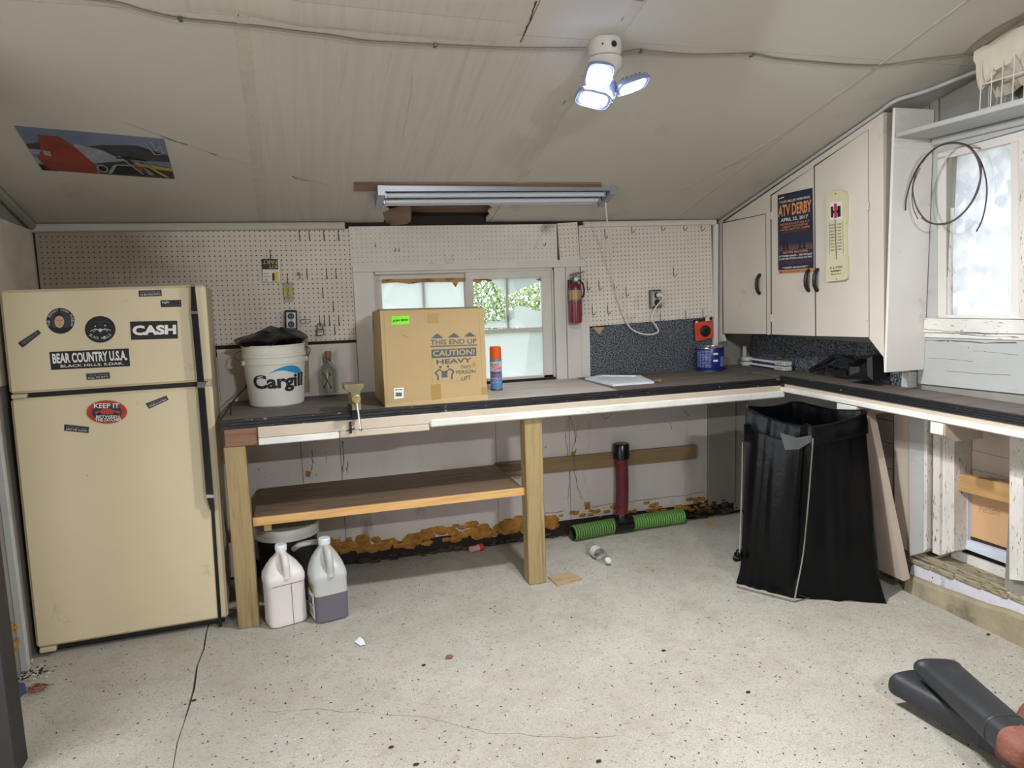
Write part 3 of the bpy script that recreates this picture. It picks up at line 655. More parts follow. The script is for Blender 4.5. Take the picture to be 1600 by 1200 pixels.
hook(*B3(681, 890), 'wire hook that carries the padlock'); hook(*B3(240, 300), 'wire hook that carries the yellow and black parts card'); hook(*B3(392, 515), 'wire hook that carries the small clear plastic packet')
hook(585, 373, 'wire hook with a crossed wire at the left end of the strip over the window'); hook(616, 380, 'wire hook, left of the close pair on the strip over the window'); hook(622, 380, 'wire hook, right of the close pair on the strip over the window'); hook(849, 372, 'lone wire hook at the right end of the strip over the window')
for i, x in enumerate((548, 845, 1062, 1235)): hook(*C1(x, 120+(140-120)*(i == 0)), f'empty wire hook, {OR[i]} from left in the top row of the right pegboard')
hook(*C1(285, 195), 'empty wire hook at upper left of the right pegboard, beside the white cord'); hook(*C1(962, 572), 'lone empty wire hook in mid right pegboard, above the outlet')
for i, x in enumerate((110, 225, 375)): hook(*C1(x, (705, 702, 692)[i]), f'empty wire hook beside the extinguisher, {OR[i]} of three in that row')
hook(*C1(492, 765), 'empty wire hook just right of the white cord on the pale right pegboard')
for i, (x, y) in enumerate(((160, 950), (312, 940))): hook(*C1(x, y), f'empty wire hook at lower left of the pale right pegboard, {("left", "right")[i]} one')
for i, (x, y) in enumerate(((832, 1020), (1082, 1000), (1252, 985))): hook(*C1(x, y), f'empty wire hook on the right pegboard bottom edge, {OR[i]} from the left')
# things that hang on the left pegboard
o = on('y', -.032, 403, 418)
pr = Print(*[on('y', -.034, *p) for p in [(409, 404.5), (437, 405), (438, 440.5), (411, 440.5)]], (0, -1, 0), ['pale']); pr.base(.002)
pr.rect(.0, .55, .9, 1, 'ink').text('PART', .86, .95, .05, .78, 'yellow').text('KIT', .85, .73, .35, .6, 'yellow').rect(.52, .02, .9, .42, 'yellow').line([(.04, .36), (.36, .36)], .04, 'steel').line([(.04, .24), (.46, .24)], .04, 'steel').disc(.2, .08, .11, .07, 'steel').disc(.2, .08, .05, .03, 'pale', 2).rect(.55, .06, .68, .38, 'ink', 2)
tag(pr.build('parts_card', org=on('y', -.034, 423, 422)), 'small upside-down card of parts in yellow and black hanging on the pegboard', 'card')
q = on('y', -.03, 449, 455); t = T('plastic_packet', 'small clear plastic packet with a yellow insert hanging over the left outlet', 'packet', q)
b = MB(); qs = [on('y', -.03, *p) for p in [(441, 441), (458, 441.5), (459, 472), (443, 473)]]
b.prism([p+V((0, -.006, 0)) for p in qs], (0, .012, 0)); b.build('bag', 'petplastic', t)
slab('y', -.031, [(443.5, 449), (457, 449), (457.5, 464), (444.5, 464)], .004, 'insert', 'yellow', t)
MB().tube([on('y', -.034, 449, 450), on('y', -.034, 451, 463)], .004, 6).build('part', 'steel', t)
t = T('padlock', 'grey padlock on a wire hook between the outlet and the cardboard box', 'padlock', on('y', -.035, 500, 517))
c = on('y', -.035, 500.5, 519)
MB().obox(c, (1, 0, 0), (0, 1, 0), (0, 0, 1), .040, .018, .034, .005).build('lock_body', 'steel', t)
MB().tube([c+V((.0145*cos(a), 0, .034+.0145*sin(a))) for a in arcpts(10, 0, pi)]+[c+V((-.0145, 0, .012))], .0035, 8).tube([c+V((.0145, 0, .034)), c+V((.0145, 0, .012))], .0035, 8).build('shackle', 'chrome', t)
MB().obox(c+V((0, -.010, -.010)), (1, 0, 0), (0, 1, 0), (0, 0, 1), .030, .003, .008, .001).build('label_band', 'pale', t)
b = MB(); pts = [on('y', -.03, *p) for p in [(476, 493), (476, 499), (469, 500), (469.5, 505), (485, 504.5), (485, 499), (476, 499)]]
b.tube(pts, .0016, 6); tag(b.build('wire_bracket', 'hookwire', org=pts[0]), 'small rectangular wire tool holder between the left outlet and the padlock', 'holder')
b = MB(); c = on('y', -.03, 467, 431); b.tube([c+V((.012*cos(a)-.004, -.01, .018*sin(a))) for a in arcpts(12, -1.9, 1.9)], .003, 6).tube([c+V((-.012, -.004, .004)), c+V((.008, -.012, .012))], .003, 6); tag(b.build('spring_clip', 'steel', org=c), 'small curled metal clip on the pegboard beside the middle row of hooks', 'clip')
# outlets
def outlet(label, px, plugged):
    TL, TR, BR, BL = [on('y', -.014, *p) for p in px]; ex = (TR-TL).normalized(); ez = (TL-BL); ez = (ez-ex*ez.dot(ex)).normalized(); n = ex.cross(ez); W, H = (TR-TL).length, (TL-BL).length; c = TL.lerp(BR, .5)
    t = T('outlet', label, 'outlet', c)
    MB().obox(c+n*.022, ex, n, ez, W, .044, H, .005).build('box', 'black' if not plugged else 'steel', t)
    MB().obox(c+n*.046, ex, n, ez, W*.78, .005, H*.80, .002).build('plate', 'outletface', t)
    for s_ in (-1, 1):
        b = MB(); z = s_*H*.2
        b.lathe([(W*.27, 0), (W*.27, .004), (W*.25, .006)], c+n*.048+ez*z, n, 16); f = b.build('socket', 'black', t)
        if not (plugged and s_ > 0):
            MB().obox(c+n*.055+ez*z-ex*W*.09, ex, n, ez, .003, .002, .012).obox(c+n*.055+ez*z+ex*W*.09, ex, n, ez, .003, .002, .010).obox(c+n*.055+ez*(z-.012), ex, n, ez, .005, .002, .005).build('slots', 'steel', f)
    MB().lathe([(.004, 0), (.004, .002)], c+n*.048, n, 8).build('screw', 'chrome', t)
    return t, c, n, ex, ez
o1 = outlet('black outlet box with a metal plate beside the pail, nothing in the upper socket', [(444, 484.5), (463, 484.5), (465.5, 515.5), (446.5, 515.5)], False)
o2 = outlet('grey outlet box on the pale right pegboard with a white cord plugged in', [(1012, 453.5), (1028, 452.5), (1030, 480), (1013.5, 481.5)], True)
# ------------------------------------------------------------------ fridge
A = V((-1.176, -.637, 0)); ex = V((.747, .035, 0)).normalized(); ez = V((.022, 0, 1.58)).normalized(); ey = ez.cross(ex).normalized(); n = -ey
def onf(u, v, d=0):
    q = A+n*d; r_ = ray(u, v); return CAM+r_*(n.dot(q-CAM)/n.dot(r_))
FP = lambda x, y, z: A+ex*x+ey*y+ez*z
fr = T('fridge', 'almond two-door fridge with stickers and long black handles at the left wall', 'fridge', FP(.37, .3, 0))
W = .788
def fbox(x0, x1, y0, y1, z0, z1, b, nm, m, par): return MB().obox(FP((x0+x1)/2, (y0+y1)/2, (z0+z1)/2), ex, ey, ez, x1-x0, y1-y0, z1-z0, b).build(nm, m, par)
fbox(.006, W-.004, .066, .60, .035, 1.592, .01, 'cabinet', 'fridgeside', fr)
fbox(.02, W-.02, .03, .075, .012, .05, .002, 'toe_grille', 'black', fr)
fd = fbox(0, W, 0, .060, .042, 1.146, .011, 'fridge_door', 'fridge', fr); zd = fbox(0, W, 0, .060, 1.168, 1.600, .011, 'freezer_door', 'fridge', fr)
fbox(.012, W-.012, .058, .068, .05, 1.59, .001, 'gasket', 'pale', fr); fbox(.03, W-.03, .03, .1, 1.147, 1.167, 0, 'mullion', 'black', fr)
fbox(.012, .075, -.004, .05, .020, .041, .003, 'hinge', 'cream', fr); fbox(.006, .06, -.002, .04, 1.1485, 1.1655, .002, 'hinge', 'cream', fr)
for x, y in ((.05, .1), (W-.05, .1), (.05, .55), (W-.05, .55)): MB().lathe([(.02, 0), (.02, .035)], FP(x, y, .0)-V((0, 0, FP(x, y, 0).z)), (0, 0, 1), 10).build('foot', 'black', fr)
def handle(par, px, out, th, m, nm='handle'): return MB().prism([onf(u, v, out) for u, v in px], ey*th).build(nm, m, par)
h1 = handle(zd, [(298, 446.5), (304, 446.5), (308.5, 486), (319, 599), (308.5, 599), (298.5, 486)], .042, .03, 'blackgloss')
handle(h1, [(297.5, 486), (308.8, 486), (309.3, 490.5), (298, 490.5)], .0425, .03, 'chrome', 'handle_ring'); handle(h1, [(297.5, 444.5), (304.5, 444.5), (304.5, 448), (297.5, 448)], .0425, .03, 'chrome', 'handle_ring'); handle(h1, [(308.2, 597), (319.2, 597), (319.5, 601.5), (308.8, 601.5)], .0425, .03, 'chrome', 'handle_ring')
handle(zd, [(299, 450), (305, 450), (308, 482), (300, 482)], .012, .013, 'fridge', 'handle_mount'); handle(zd, [(309, 580), (317, 580), (318, 598), (310, 598)], .012, .013, 'fridge', 'handle_mount')
h2 = handle(fd, [(308.8, 604.5), (319.5, 604.5), (333.5, 774), (322, 774)], .042, .03, 'blackgloss')
handle(h2, [(308.2, 601.5), (320, 601.5), (320.3, 606), (308.8, 606)], .0425, .03, 'chrome', 'handle_ring'); handle(h2, [(321.5, 773), (333.8, 773), (334.2, 778), (322, 778)], .0425, .03, 'chrome', 'handle_ring')
handle(h2, [(323, 778), (334, 778), (335.5, 800), (328, 796)], .03, .03, 'blackgloss', 'handle_foot')
handle(fd, [(329.5, 795), (335, 797), (347, 979), (341.5, 979)], .004, .006, 'blackgloss', 'trim_strip')
handle(fd, [(312, 608), (318, 608), (319, 622), (313, 622)], .012, .013, 'fridge', 'handle_mount')
def sticker(par, px, m='ink', th=.0008, outline=None):
    p = Print(*[onf(u, v, .0012) for u, v in px], n, [m], .0004); p.base(th, None, outline); return p
circ = [(.5+.5*cos(2*pi*k/32), .5+.5*sin(2*pi*k/32)) for k in range(32)]
s = sticker(zd, [(72, 481.5), (116, 481), (117, 521), (73, 522)], 'ink', .0008, circ)
s.disc(.5, .5, .36, .36, 'photodark').ring_text('THE JOHNNY CASH MUSEUM', .5, .5, .385, .385, 3.6, -.5, .22, 'pale', 2)
s.disc(.46, .47, .17, .24, 'skin', 2).poly([(.30, .55), (.32, .76), (.46, .84), (.60, .76), (.63, .55), (.58, .66), (.46, .70), (.34, .66)], 'ink', 3).poly([(.22, .16), (.36, .28), (.46, .20), (.58, .28), (.72, .18), (.6, .10), (.35, .10)], 'ink', 3)
s.rect(.36, .52, .43, .54, 'ink', 3).rect(.49, .52, .57, .54, 'ink', 3).rect(.41, .345, .52, .36, 'canred', 3).line([(.46, .5), (.45, .42), (.48, .41)], .012, 'photodark', 3)
s.build('sticker', zd, 'round black sticker with a pale portrait and lettering round its rim')
s = sticker(zd, [(132, 494), (180, 493.5), (181, 535), (133, 536)], 'ink', .0008, circ)
s.ring_text('BLACK HILLS', .5, .62, .40, .40, 3.85, 5.55, .24, 'pale', 2, True)
s.line([(.18, .44), (.34, .52), (.5, .46), (.66, .52), (.84, .46)], .02, 'white').line([(.26, .40), (.38, .50), (.5, .44), (.62, .50), (.74, .42)], .015, 'pale').disc(.5, .47, .06, .06, 'pale', 2).disc(.34, .62, .025, .025, 'pale').disc(.66, .64, .03, .025, 'pale').disc(.5, .66, .05, .04, 'photodark').line([(.22, .74), (.36, .80), (.5, .76), (.66, .82), (.80, .74)], .03, 'photodark')
for k in range(7): s.line([(.5, .42), (.32+.06*k, .30)], .008, 'photodark')
s.build('sticker', zd, 'round black sticker with pale curved lettering under a winged design')
s = sticker(zd, [(203, 502.5), (277, 501), (278, 529), (205, 531)]); s.text('CASH', .04, .24, .97, .78, 'white', 2, .05); s.build('sticker', zd, 'black rectangular sticker reading CASH in big white letters')
s = sticker(zd, [(77, 550), (201, 544.3), (203.5, 572), (80, 578)]); s.text('BEAR COUNTRY U.S.A.', .03, .34, .97, .90, 'white', 2, .035).text('BLACK HILLS, S.DAK.', .12, .08, .92, .25, 'white', 2, .012); s.build('sticker', zd, 'wide black sticker reading BEAR COUNTRY U.S.A.')
def small(par, px, l1, l2, lab, shear=0):
    s = sticker(par, px); s.rect(.008, .03, .992, .97, 'posterpale', 1).rect(.018, .07, .982, .93, 'ink', 2)
    if l2: s.text(l1, .08, .52, .93, .80, 'posterpale', 3, .0, shear).text(l2, .08, .18, .93, .46, 'white', 3, .0, shear)
    else: s.text(l1, .10, .24, .90, .76, 'posterpale', 3, .0)
    s.build('sticker', par, lab)
small(zd, [(134, 583.8), (171, 581.3), (172.5, 591.5), (135.8, 594)], 'I CAN SEE YOUR POINT', 'FULL OF SH*T!', 'small black sticker just under the wide BEAR COUNTRY one')
small(zd, [(216, 453.8), (252.3, 452.6), (253.2, 462.6), (217.2, 464)], "IT WASN'T FOR WOMEN & BEER", 'I\'D BE WEALTHY!!!', 'small black two-line sticker near the top edge of the freezer door')
small(zd, [(27.5, 536), (59.5, 515), (64.5, 520.5), (35.5, 543.5)], 'WORK IS FOR PEOPLE WHO', None, 'small black sticker stuck at a slant near the left edge')
small(fd, [(227, 630.5), (260, 617.8), (263.5, 624.8), (233, 639)], 'LIQUOR UP FRONT', 'POKER IN THE REAR', 'small slanted black sticker right of the red oval one')
small(fd, [(100.5, 662.8), (139.5, 667), (138.5, 677), (100, 673)], 'HOW DO YOU', 'LIKE ME NOW!', 'small black sticker reading HOW DO YOU LIKE ME NOW', .2)
s = sticker(zd, [(250.5, 469.3), (283, 468.5), (283.5, 479.3), (251.5, 480)], 'black', .002); s.text('Inglis', .07, .48, .42, .86, 'pale', 2, .015).text('AUTOMATIC DEFROST', .18, .2, .86, .32, 'steel', 2).disc(.93, .7, .015, .05, 'pale').disc(.93, .3, .015, .05, 'pale'); s.build('badge', zd, 'black maker badge at the upper right of the freezer door')
s = sticker(fd, [(133.5, 625), (199, 624.5), (200, 662.5), (134.5, 663)], 'skin', .0008, circ)
s.disc(.5, .5, .485, .475, 'stickred').disc(.5, .5, .36, .36, 'photodark', 2)
for k in range(28): a = 2*pi*k/28; s.line([(.5+.30*cos(a), .5+.30*sin(a)), (.5+.44*cos(a), .5+.44*sin(a))], .018, 'photodark', 2)
s.text('KEEP IT', .20, .66, .80, .86, 'white', 4, .02).text('BETWEEN', .24, .26, .80, .36, 'white', 4, .01).text('THE DITCHES', .22, .12, .84, .25, 'white', 4, .02)
s.poly([(.22, .44), (.24, .54), (.36, .56), (.42, .64), (.58, .64), (.66, .56), (.82, .53), (.82, .45), (.7, .42), (.3, .42)], 'stickred', 3).disc(.32, .43, .05, .06, 'ink', 4).disc(.70, .43, .05, .06, 'ink', 4)
s.build('sticker', fd, 'red and black oval sticker reading KEEP IT BETWEEN THE DITCHES')
# ------------------------------------------------------------------ main workbench
BZ, BF = .99, -.66
wbench = T('workbench', 'long workbench with a black-edged worn top, painted front board and wooden posts', 'workbench', (1.1, -.33, 0))
BXL, BXR = -.345, 2.60
MB().box(BXL, .55, BF+.012, -.012, BZ-.038, BZ, .003).build('top_board', 'benchtop', wbench); MB().box(.551, 1.62, BF+.012, -.024, BZ-.038, BZ-.0005, .003).build('top_board', 'benchtoplight', wbench); MB().box(1.621, 2.60, BF+.012, -.012, BZ-.038, BZ, .003).build('top_board', 'benchtop', wbench)
b = MB()
for k in range(3):                                                     # chewed black plywood edge in layers
    n_ = 60; z0 = BZ-.041+k*.0142; L0 = []; L1 = []; L2 = []; L3 = []
    for i in range(n_+1):
        x = BXL-.004+(2.606-BXL)*i/n_; d = R1.uniform(0, .0035)+.001*(k % 2); L0.append(V((x, BF+.012, z0))); L1.append(V((x, BF-.003+d, z0+R1.uniform(0, .002)))); L2.append(V((x, BF-.003+d, z0+.0135+R1.uniform(-.001, .0008)))); L3.append(V((x, BF+.012, z0+.0142)))
    b.loft(list(zip(L0, L1, L2, L3)), 0, False)
b.build('edge_band', 'benchedge', wbench); MB().box(BXL-.006, BXL+.001, BF, -.02, BZ-.04, BZ, .002).build('edge_band', 'benchedge', wbench)
zb = lambda u, v: on('y', BF, u, v)[2]
MB().box(-.335, -.192, BF, BF+.04, .868, .951, .003).build('end_block', 'redwood', wbench)
MB().box(-.190, 2.60, BF-.012, BF+.028, .900, .951, .004).build('front_board', 'fascia', wbench)
MB().box(-.190, .17, BF-.016, BF+.02, .868, .8995, .004).build('front_board', 'fasciawhite', wbench); MB().box(.172, .60, BF-.012, BF+.02, .868, .8995, .004).build('front_board', 'fascia', wbench)
MB().box(.602, 2.615, BF-.026, BF+.02, .885, .922, .006).build('front_board', 'fasciawhite', wbench)
for x0 in (-.343, 1.088):
    MB().box(x0, x0+.094, BF+.002, BF+.092, 0, .868 if x0 < 0 else .886, .004).build('post', 'post', wbench)
for x0 in (-.2, .6, 1.5, 2.3): MB().box(x0, x0+.038, BF+.04, -.02, .87, .95, .002).build('joist', 'pinkish', wbench)
MB().box(-.25, 2.6, -.055, -.012, .87, .95, .002).build('wall_rail', 'pinkish', wbench)
# lower shelf of the bench
sh = MB().box(-.242, 1.088, -.60, -.055, .498, .512, .002).build('lower_shelf', 'shelftop', wbench)
MB().box(-.246, 1.088, -.618, -.600, .474, .513, .002).build('shelf_edge', 'pine', sh); MB().box(.75, 1.25, -.20, -.016, .470, .4975, .002).build('shelf_cleat', 'batten', sh)
MB().box(-.20, -.165, -.6, -.03, .44, .474, .002).build('shelf_cleat', 'post', sh)
t = T('wall_batten', 'flat brown timber batten fixed low along the back wall behind the hose', 'batten', (1.8, -.02, .46))
bp = [on('y', -.032, u, v) for u, v in [(800, 721), (1087, 695.5), (1088, 717), (800, 744.5)]]
MB().prism([bp[0]+V((-.1, 0, 0)), bp[1], bp[2], bp[3]+V((-.1, 0, 0))], (0, .022, 0)).build('plank', 'batten', t)
MB().prism([on('y', -.034, u, v) for u, v in [(896, 713), (897.6, 713), (898.5, 736), (897, 736)]], (0, .01, 0)).build('joint', 'benchtop', t)
# ------------------------------------------------------------------ side bench under the right window
SBX = 2.60; SZ = 1.005
sb = T('side_bench', 'narrow side bench with black ribbed edge along the right wall', 'workbench', (2.72, -1.5, 0))
MB().box(SBX+.01, XR-.018, -2.9, BF+.012, SZ-.036, SZ, .002).build('top_board', 'benchtop', sb); MB().box(SBX+.01, XR-.014, BF+.013, -.014, SZ-.036, SZ-.003, .002).build('top_board', 'benchtop', sb)
b = MB()
for k in range(4): b.box(SBX-.004-.001*(k % 2), SBX+.012, -2.9, BF-.001, SZ-.039+.0103*k, SZ-.0300+.0103*k+.0008, .002)
b.build('edge_band', 'benchedge', sb)
MB().box(SBX+.004, SBX+.03, -2.9, BF-.03, .915, SZ-.039, .003).build('front_board', 'fascia', sb); MB().box(SBX-.006, SBX+.02, -2.9, BF-.004, .918, .944, .004).build('front_board', 'fasciawhite', sb)
def joist(y0, y1, z0, cut, nm='bracket'):
    MB().prism([(SBX+.002, y0, .916), (XR-.040, y0, .916), (XR-.040, y0, z0), (SBX+cut, y0, z0), (SBX+.004, y0, z0+.03)], (0, y1-y0, 0)).build(nm, 'pinkish', sb)
j1 = on('x', SBX, 1325, 625)[1]; joist(-1.255, -1.11, .872, .03)
MB().box(SBX-.004, SBX+.0, -1.25, -1.115, .872, .915, .002).build('bracket_end', 'fasciawhite', sb)
joist(-1.755, -1.68, .835, .06); MB().box(SBX-.005, SBX+.002, -1.75, -1.685, .865, .915, .002).build('bracket_end', 'fasciawhite', sb)
# leaning diagonal brace
b = MB(); top = on('y', -1.27, 1361, 640); bot = on('y', -1.435, 1417, 906); w_ = V((.019, 0, .004))
P8 = [top-w_, top+w_, bot+w_, bot-w_]; b.prism(P8, (0, .16, .0)); tag(b.build('brace_plank', 'pinkish', org=bot), 'pale diagonal plank bracing the side bench, beside the black bag', 'plank')

# ------------------------------------------------------------------ speckled panels behind the benches
o = slab('y', -.010, [(917.5, 514), (930, 512), (940, 513), (952, 508), (1112, 493), (1119, 577), (918, 587), (916, 552)], .008, 'backsplash_panel', 'granite', org=on('y', -.01, 1015, 540)); tag(o, 'speckled grey laminate panel on the back wall under the pale pegboard', 'panel')
o = slab('y', -.0165, [(926, 511.5), (944, 511), (937, 523)], .004, 'paper_scrap', 'scrap', org=on('y', -.0165, 935, 516)); tag(o, 'torn tan paper corner at the upper left of the speckled back panel', 'paper')
o = MB().box(XR-.012, XR-.004, -1.30, -.03, SZ, 1.20).build('backsplash_panel', 'granite', org=(XR-.008, -.6, 1.1)); tag(o, 'speckled grey laminate panel on the right wall under the cabinet', 'panel')
o = MB().box(XR-.05, XR-.002, -1.36, -1.31, SZ, 1.09, .003).build('corner_block', 'paintr', wall_right)
# white trim strip at the right end of the back wall
MB().box(2.568, 2.598, -.03, -.002, .99, 1.90, .002).build('corner_strip', 'casing', wall_back)

# ------------------------------------------------------------------ wall cabinet
CX = 2.62
cb = T('wall_cabinet', 'cream wall cabinet with a sloping top and three doors over the right bench', 'cabinet', (2.73, -.7, 1.2))
out = [on('x', CX, u, v) for u, v in [(1128, 521), (1357, 527.5), (1380.5, 558), (1381.5, 581), (1380, 171)]]
out = [V((CX, -.02, out[0][2])), out[1], out[2], out[3], V((CX, out[4][1], czat(out[4][1])-.022)), V((CX, -.02, czat(-.02)-.03))]
b = MB(); b.prism([p for p in out], (XR-CX-.012, 0, 0)); b.build('body', 'cab', cb)
ys = out[3][1]-.002
MB().box(CX-.004, XR-.012, ys-.012, ys+.001, out[3][2]-.002, out[4][2]+.004, .002).build('side_panel', 'cabside', cb)
MB().box(CX-.006, XR-.010, ys-.016, ys-.011, 2.105, 2.135, .002).build('side_strip', 'cabside', cb)
DX = CX-.006
def door(px, hp, hinge_u):
    gx = sum(q[0] for q in px)/len(px); gy = sum(q[1] for q in px)/len(px)
    MB().prism([on('x', CX-.0012, q[0]+(1.1 if q[0] > gx else -1.1), q[1]+(1.1 if q[1] > gy else -1.3)) for q in px], (.001, 0, 0)).build('door_gap', 'darkgap', cb)
    px = [(q[0]-(.5 if q[0] > gx else -.5), q[1]) for q in px]
    d = MB().prism([on('x', DX, *p) for p in px], (.0045, 0, 0)).build('door', 'cab', cb)
    c = on('x', DX, *hp); b = MB(); b.tube([c+V((0, .004, .052)), c+V((-.014, 0, .046)), c+V((-.026, -.004, .026)), c+V((-.029, -.005, 0)), c+V((-.026, -.004, -.026)), c+V((-.014, 0, -.046)), c+V((0, .004, -.052))], [.012, .009, .0105, .011, .0105, .009, .012], 8); b.build('handle', 'black', d)
    for v in hinge_u[1]: q = on('x', DX-.002, hinge_u[0], v); MB().box(q[0]-.002, q[0]+.004, q[1]-.007, q[1]+.007, q[2]-.02, q[2]+.02, .001).build('hinge', 'cab', d)
door([(1128.5, 349), (1195.5, 335), (1196.8, 522), (1130, 521)], (1188, 444), (1130, ()))
door([(1205, 306), (1271, 261.5), (1273.5, 525), (1205.5, 522.5)], (1265, 438), (1205.5, (337, 497)))
door([(1272.6, 260.5), (1356, 203.5), (1357.2, 527), (1275, 525)], (1278.5, 437.5), (1355, (322, 495)))
MB().prism([on('x', CX-.006, u, v) for u, v in [(1113, 347), (1127, 345), (1128, 520), (1131, 533), (1116, 537)]], (.02, 0, 0)).build('filler_strip', 'cab', cb)
# poster and thermometer on the cabinet doors
p = Print(*[on('x', DX-.004, *q) for q in [(1215, 305), (1269, 293.5), (1271, 424.5), (1216, 428)]], (-1, 0, 0), ['navy'], .0005); p.base(.0015)
p.rect(0, 0, 1, .045, 'postorange')
p.text('MAIN SPONSORS NAMED', .05, .008, .95, .036, 'navy', 2, .01)
p.text('ANNUAL', .30, .935, .74, .965, 'photodark', 2, .01).line([(.04, .95), (.2, .96)], .012, 'pale').text('TYLER MILLER MEMORIAL', .06, .885, .95, .915, 'pale', 2, .01)
p.text('ATV DERBY', .02, .72, .98, .865, 'postorange', 2, .03).text('APRIL 22, 2017', .10, .645, .88, .695, 'pale', 2, .02)
for i, tx in enumerate(('REGISTRATION AT', 'COMMUNITY CENTRE STARTS 9AM', 'WATER FIGHT AT 12:00PM', 'SHOOTOUT THROUGH TO EVENING')): p.text(tx, .08+.06*(i % 2), .605-.034*i, .92-.05*(i % 2), .628-.034*i, 'postorange' if i != 3 else 'canred', 2, .005)
p.rect(0, .28, 1, .33, mat('poster_dusk', '5b4048', .6)); p.rect(0, .33, 1, .36, mat('poster_dusk_high', '3f3444', .6))
for cx in (.18, .28, .64, .76): p.poly([(cx-.06, .29), (cx-.02, .31), (cx-.03, .36), (cx, .39), (cx+.03, .36), (cx+.03, .31), (cx+.06, .29)], 'black', 2)
p.text('$30 PER MACHINE', .16, .245, .86, .275, 'postorange', 2, .01).text('$1 POWER HANDS - 100% PAYOUT', .04, .205, .98, .23, 'white', 2, .01).text('$5 HELP BID KITCHEN LUNCH ON TRAIL', .04, .17, .98, .195, 'white', 2, .005).text('50/50 PRIZES  MEAL FUN FOR WHOLE', .06, .13, .96, .15, 'canred', 2).text('FAMILY DAY', .3, .105, .7, .122, 'canred', 2).text('* HELMETS MANDATORY *', .14, .06, .86, .082, 'white', 2, .01)
tag(p.build('derby_poster', org=on('x', DX, 1243, 360)), 'dark blue event poster reading ATV DERBY taped to the middle cabinet door', 'poster')
t = T('thermometer', 'long cream wall thermometer with red and black emblem on the right cabinet door', 'thermometer', on('x', DX-.01, 1306, 370))
prof = [(.10, 0), (.90, 0), (.98, .02), (1, .06), (.98, .25), (.93, .29), (.93, .62), (.98, .66), (1, .95), (.92, .985), (.75, 1), (.22, 1), (.05, .985), (0, .95), (.02, .66), (.07, .62), (.07, .29), (.02, .25), (0, .06), (.02, .02)]
p = Print(*[on('x', DX-.018, *q) for q in [(1290, 300), (1321, 296.5), (1323, 437), (1290.5, 440.5)]], (-1, 0, 0), ['cream'], .0005); p.base(.016, None, prof); p.build('case', t)
p = Print(*[on('x', DX-.0184, *q) for q in [(1290, 300), (1321, 296.5), (1323, 437), (1290.5, 440.5)]], (-1, 0, 0), ['pale'], .0005)
p.rect(.22, .68, .82, .88, 'pale').rect(.27, .71, .40, .83, 'ink', 2).rect(.60, .71, .76, .83, 'ink', 2).rect(.36, .755, .66, .785, 'ink', 2).rect(.44, .70, .58, .86, mat('emblem_red', 'a5203f', .5), 3)
p.text('R. J. FYFE', .22, .135, .80, .16, 'ink', 2, .02).text('EQUIPMENT', .24, .10, .76, .12, 'ink', 2, .02).text('BIRCH HILLS', .26, .07, .74, .083, 'ink', 2, .01)
for i in range(9):
    for s_ in (.24, .62): p.text(str((120-20*i) if 120-20*i >= 0 else 20*i-120), s_, .62-.035*i, s_+.16, .637-.035*i, 'photodark', 2)
    p.line([(.42, .63-.035*i), (.47, .63-.035*i)], .004, 'photodark').line([(.56, .63-.035*i), (.6, .63-.035*i)], .004, 'photodark')
p.line([(.2, .655), (.2, .3)], .012, 'photodark').line([(.85, .655), (.85, .3)], .012, 'photodark')
p.disc(.52, .968, .03, .006, 'ink').disc(.52, .02, .03, .006, 'ink'); p.build('printed_face', t)
MB().tube([on('x', DX-.021, 1305, 343), on('x', DX-.021, 1307, 405)], .0028, 8).build('glass_stem', 'chrome', t)
# ------------------------------------------------------------------ right wall: boards, window, low opening
def rb(name, px, d, m, parent=wall_right, X=XR): return slab('x', X-d, px, d, name, m, parent)
# boards round the upper window
rb('board', [(1437, 224), (1464, 216), (1464.5, 497), (1436, 497)], .008, 'paintr'); rb('board', [(1437, 224), (1610, 178), (1610, 198), (1465, 240)], .007, 'paintr')
rb('window_stool', [(1434, 497), (1640, 501), (1640, 522), (1434, 519)], .022, 'peelx'); rb('board', [(1434, 527.5), (1640, 534), (1640, 620), (1434, 599)], .012, 'paintr'); rb('board', [(1434, 519.5), (1640, 522.5), (1640, 533), (1434, 526.5)], .014, 'peelx')
w2 = struct(MB().box(XR+.004, XR+.12, UW[1], UW[0], UW[2]-.02, UW[2]+.004).build('window_2', 'casing'))
def rw(name, px, X, th, m): return slab('x', X, px, th, name, m, w2)
rw('sash_stile', [(1464.5, 246), (1478, 243), (1478, 494), (1465, 494)], XR-.006, .03, 'casing')
rw('glazing_bead', [(1478, 247), (1485.5, 245), (1485.5, 494), (1478, 494)], XR+.004, .02, 'peelz')
rw('sash_rail', [(1464.5, 240), (1660, 188), (1660, 203), (1464.5, 251)], XR-.006, .03, 'casing'); rw('sash_rail', [(1464, 492), (1660, 494), (1660, 499), (1464, 496.5)], XR-.004, .03, 'casing')
rw('glazing_bar', [(1579, 214), (1597, 210), (1597, 495), (1580, 495)], XR-.002, .03, 'casing'); rw('glazing_bead', [(1592, 211), (1601, 209), (1601, 495), (1593, 495)], XR-.008, .01, 'peelz')
MB().box(XR+.016, XR+.020, UW[1], UW[0]-.01, UW[2], UW[3]).build('frosted_pane', 'frost', w2)
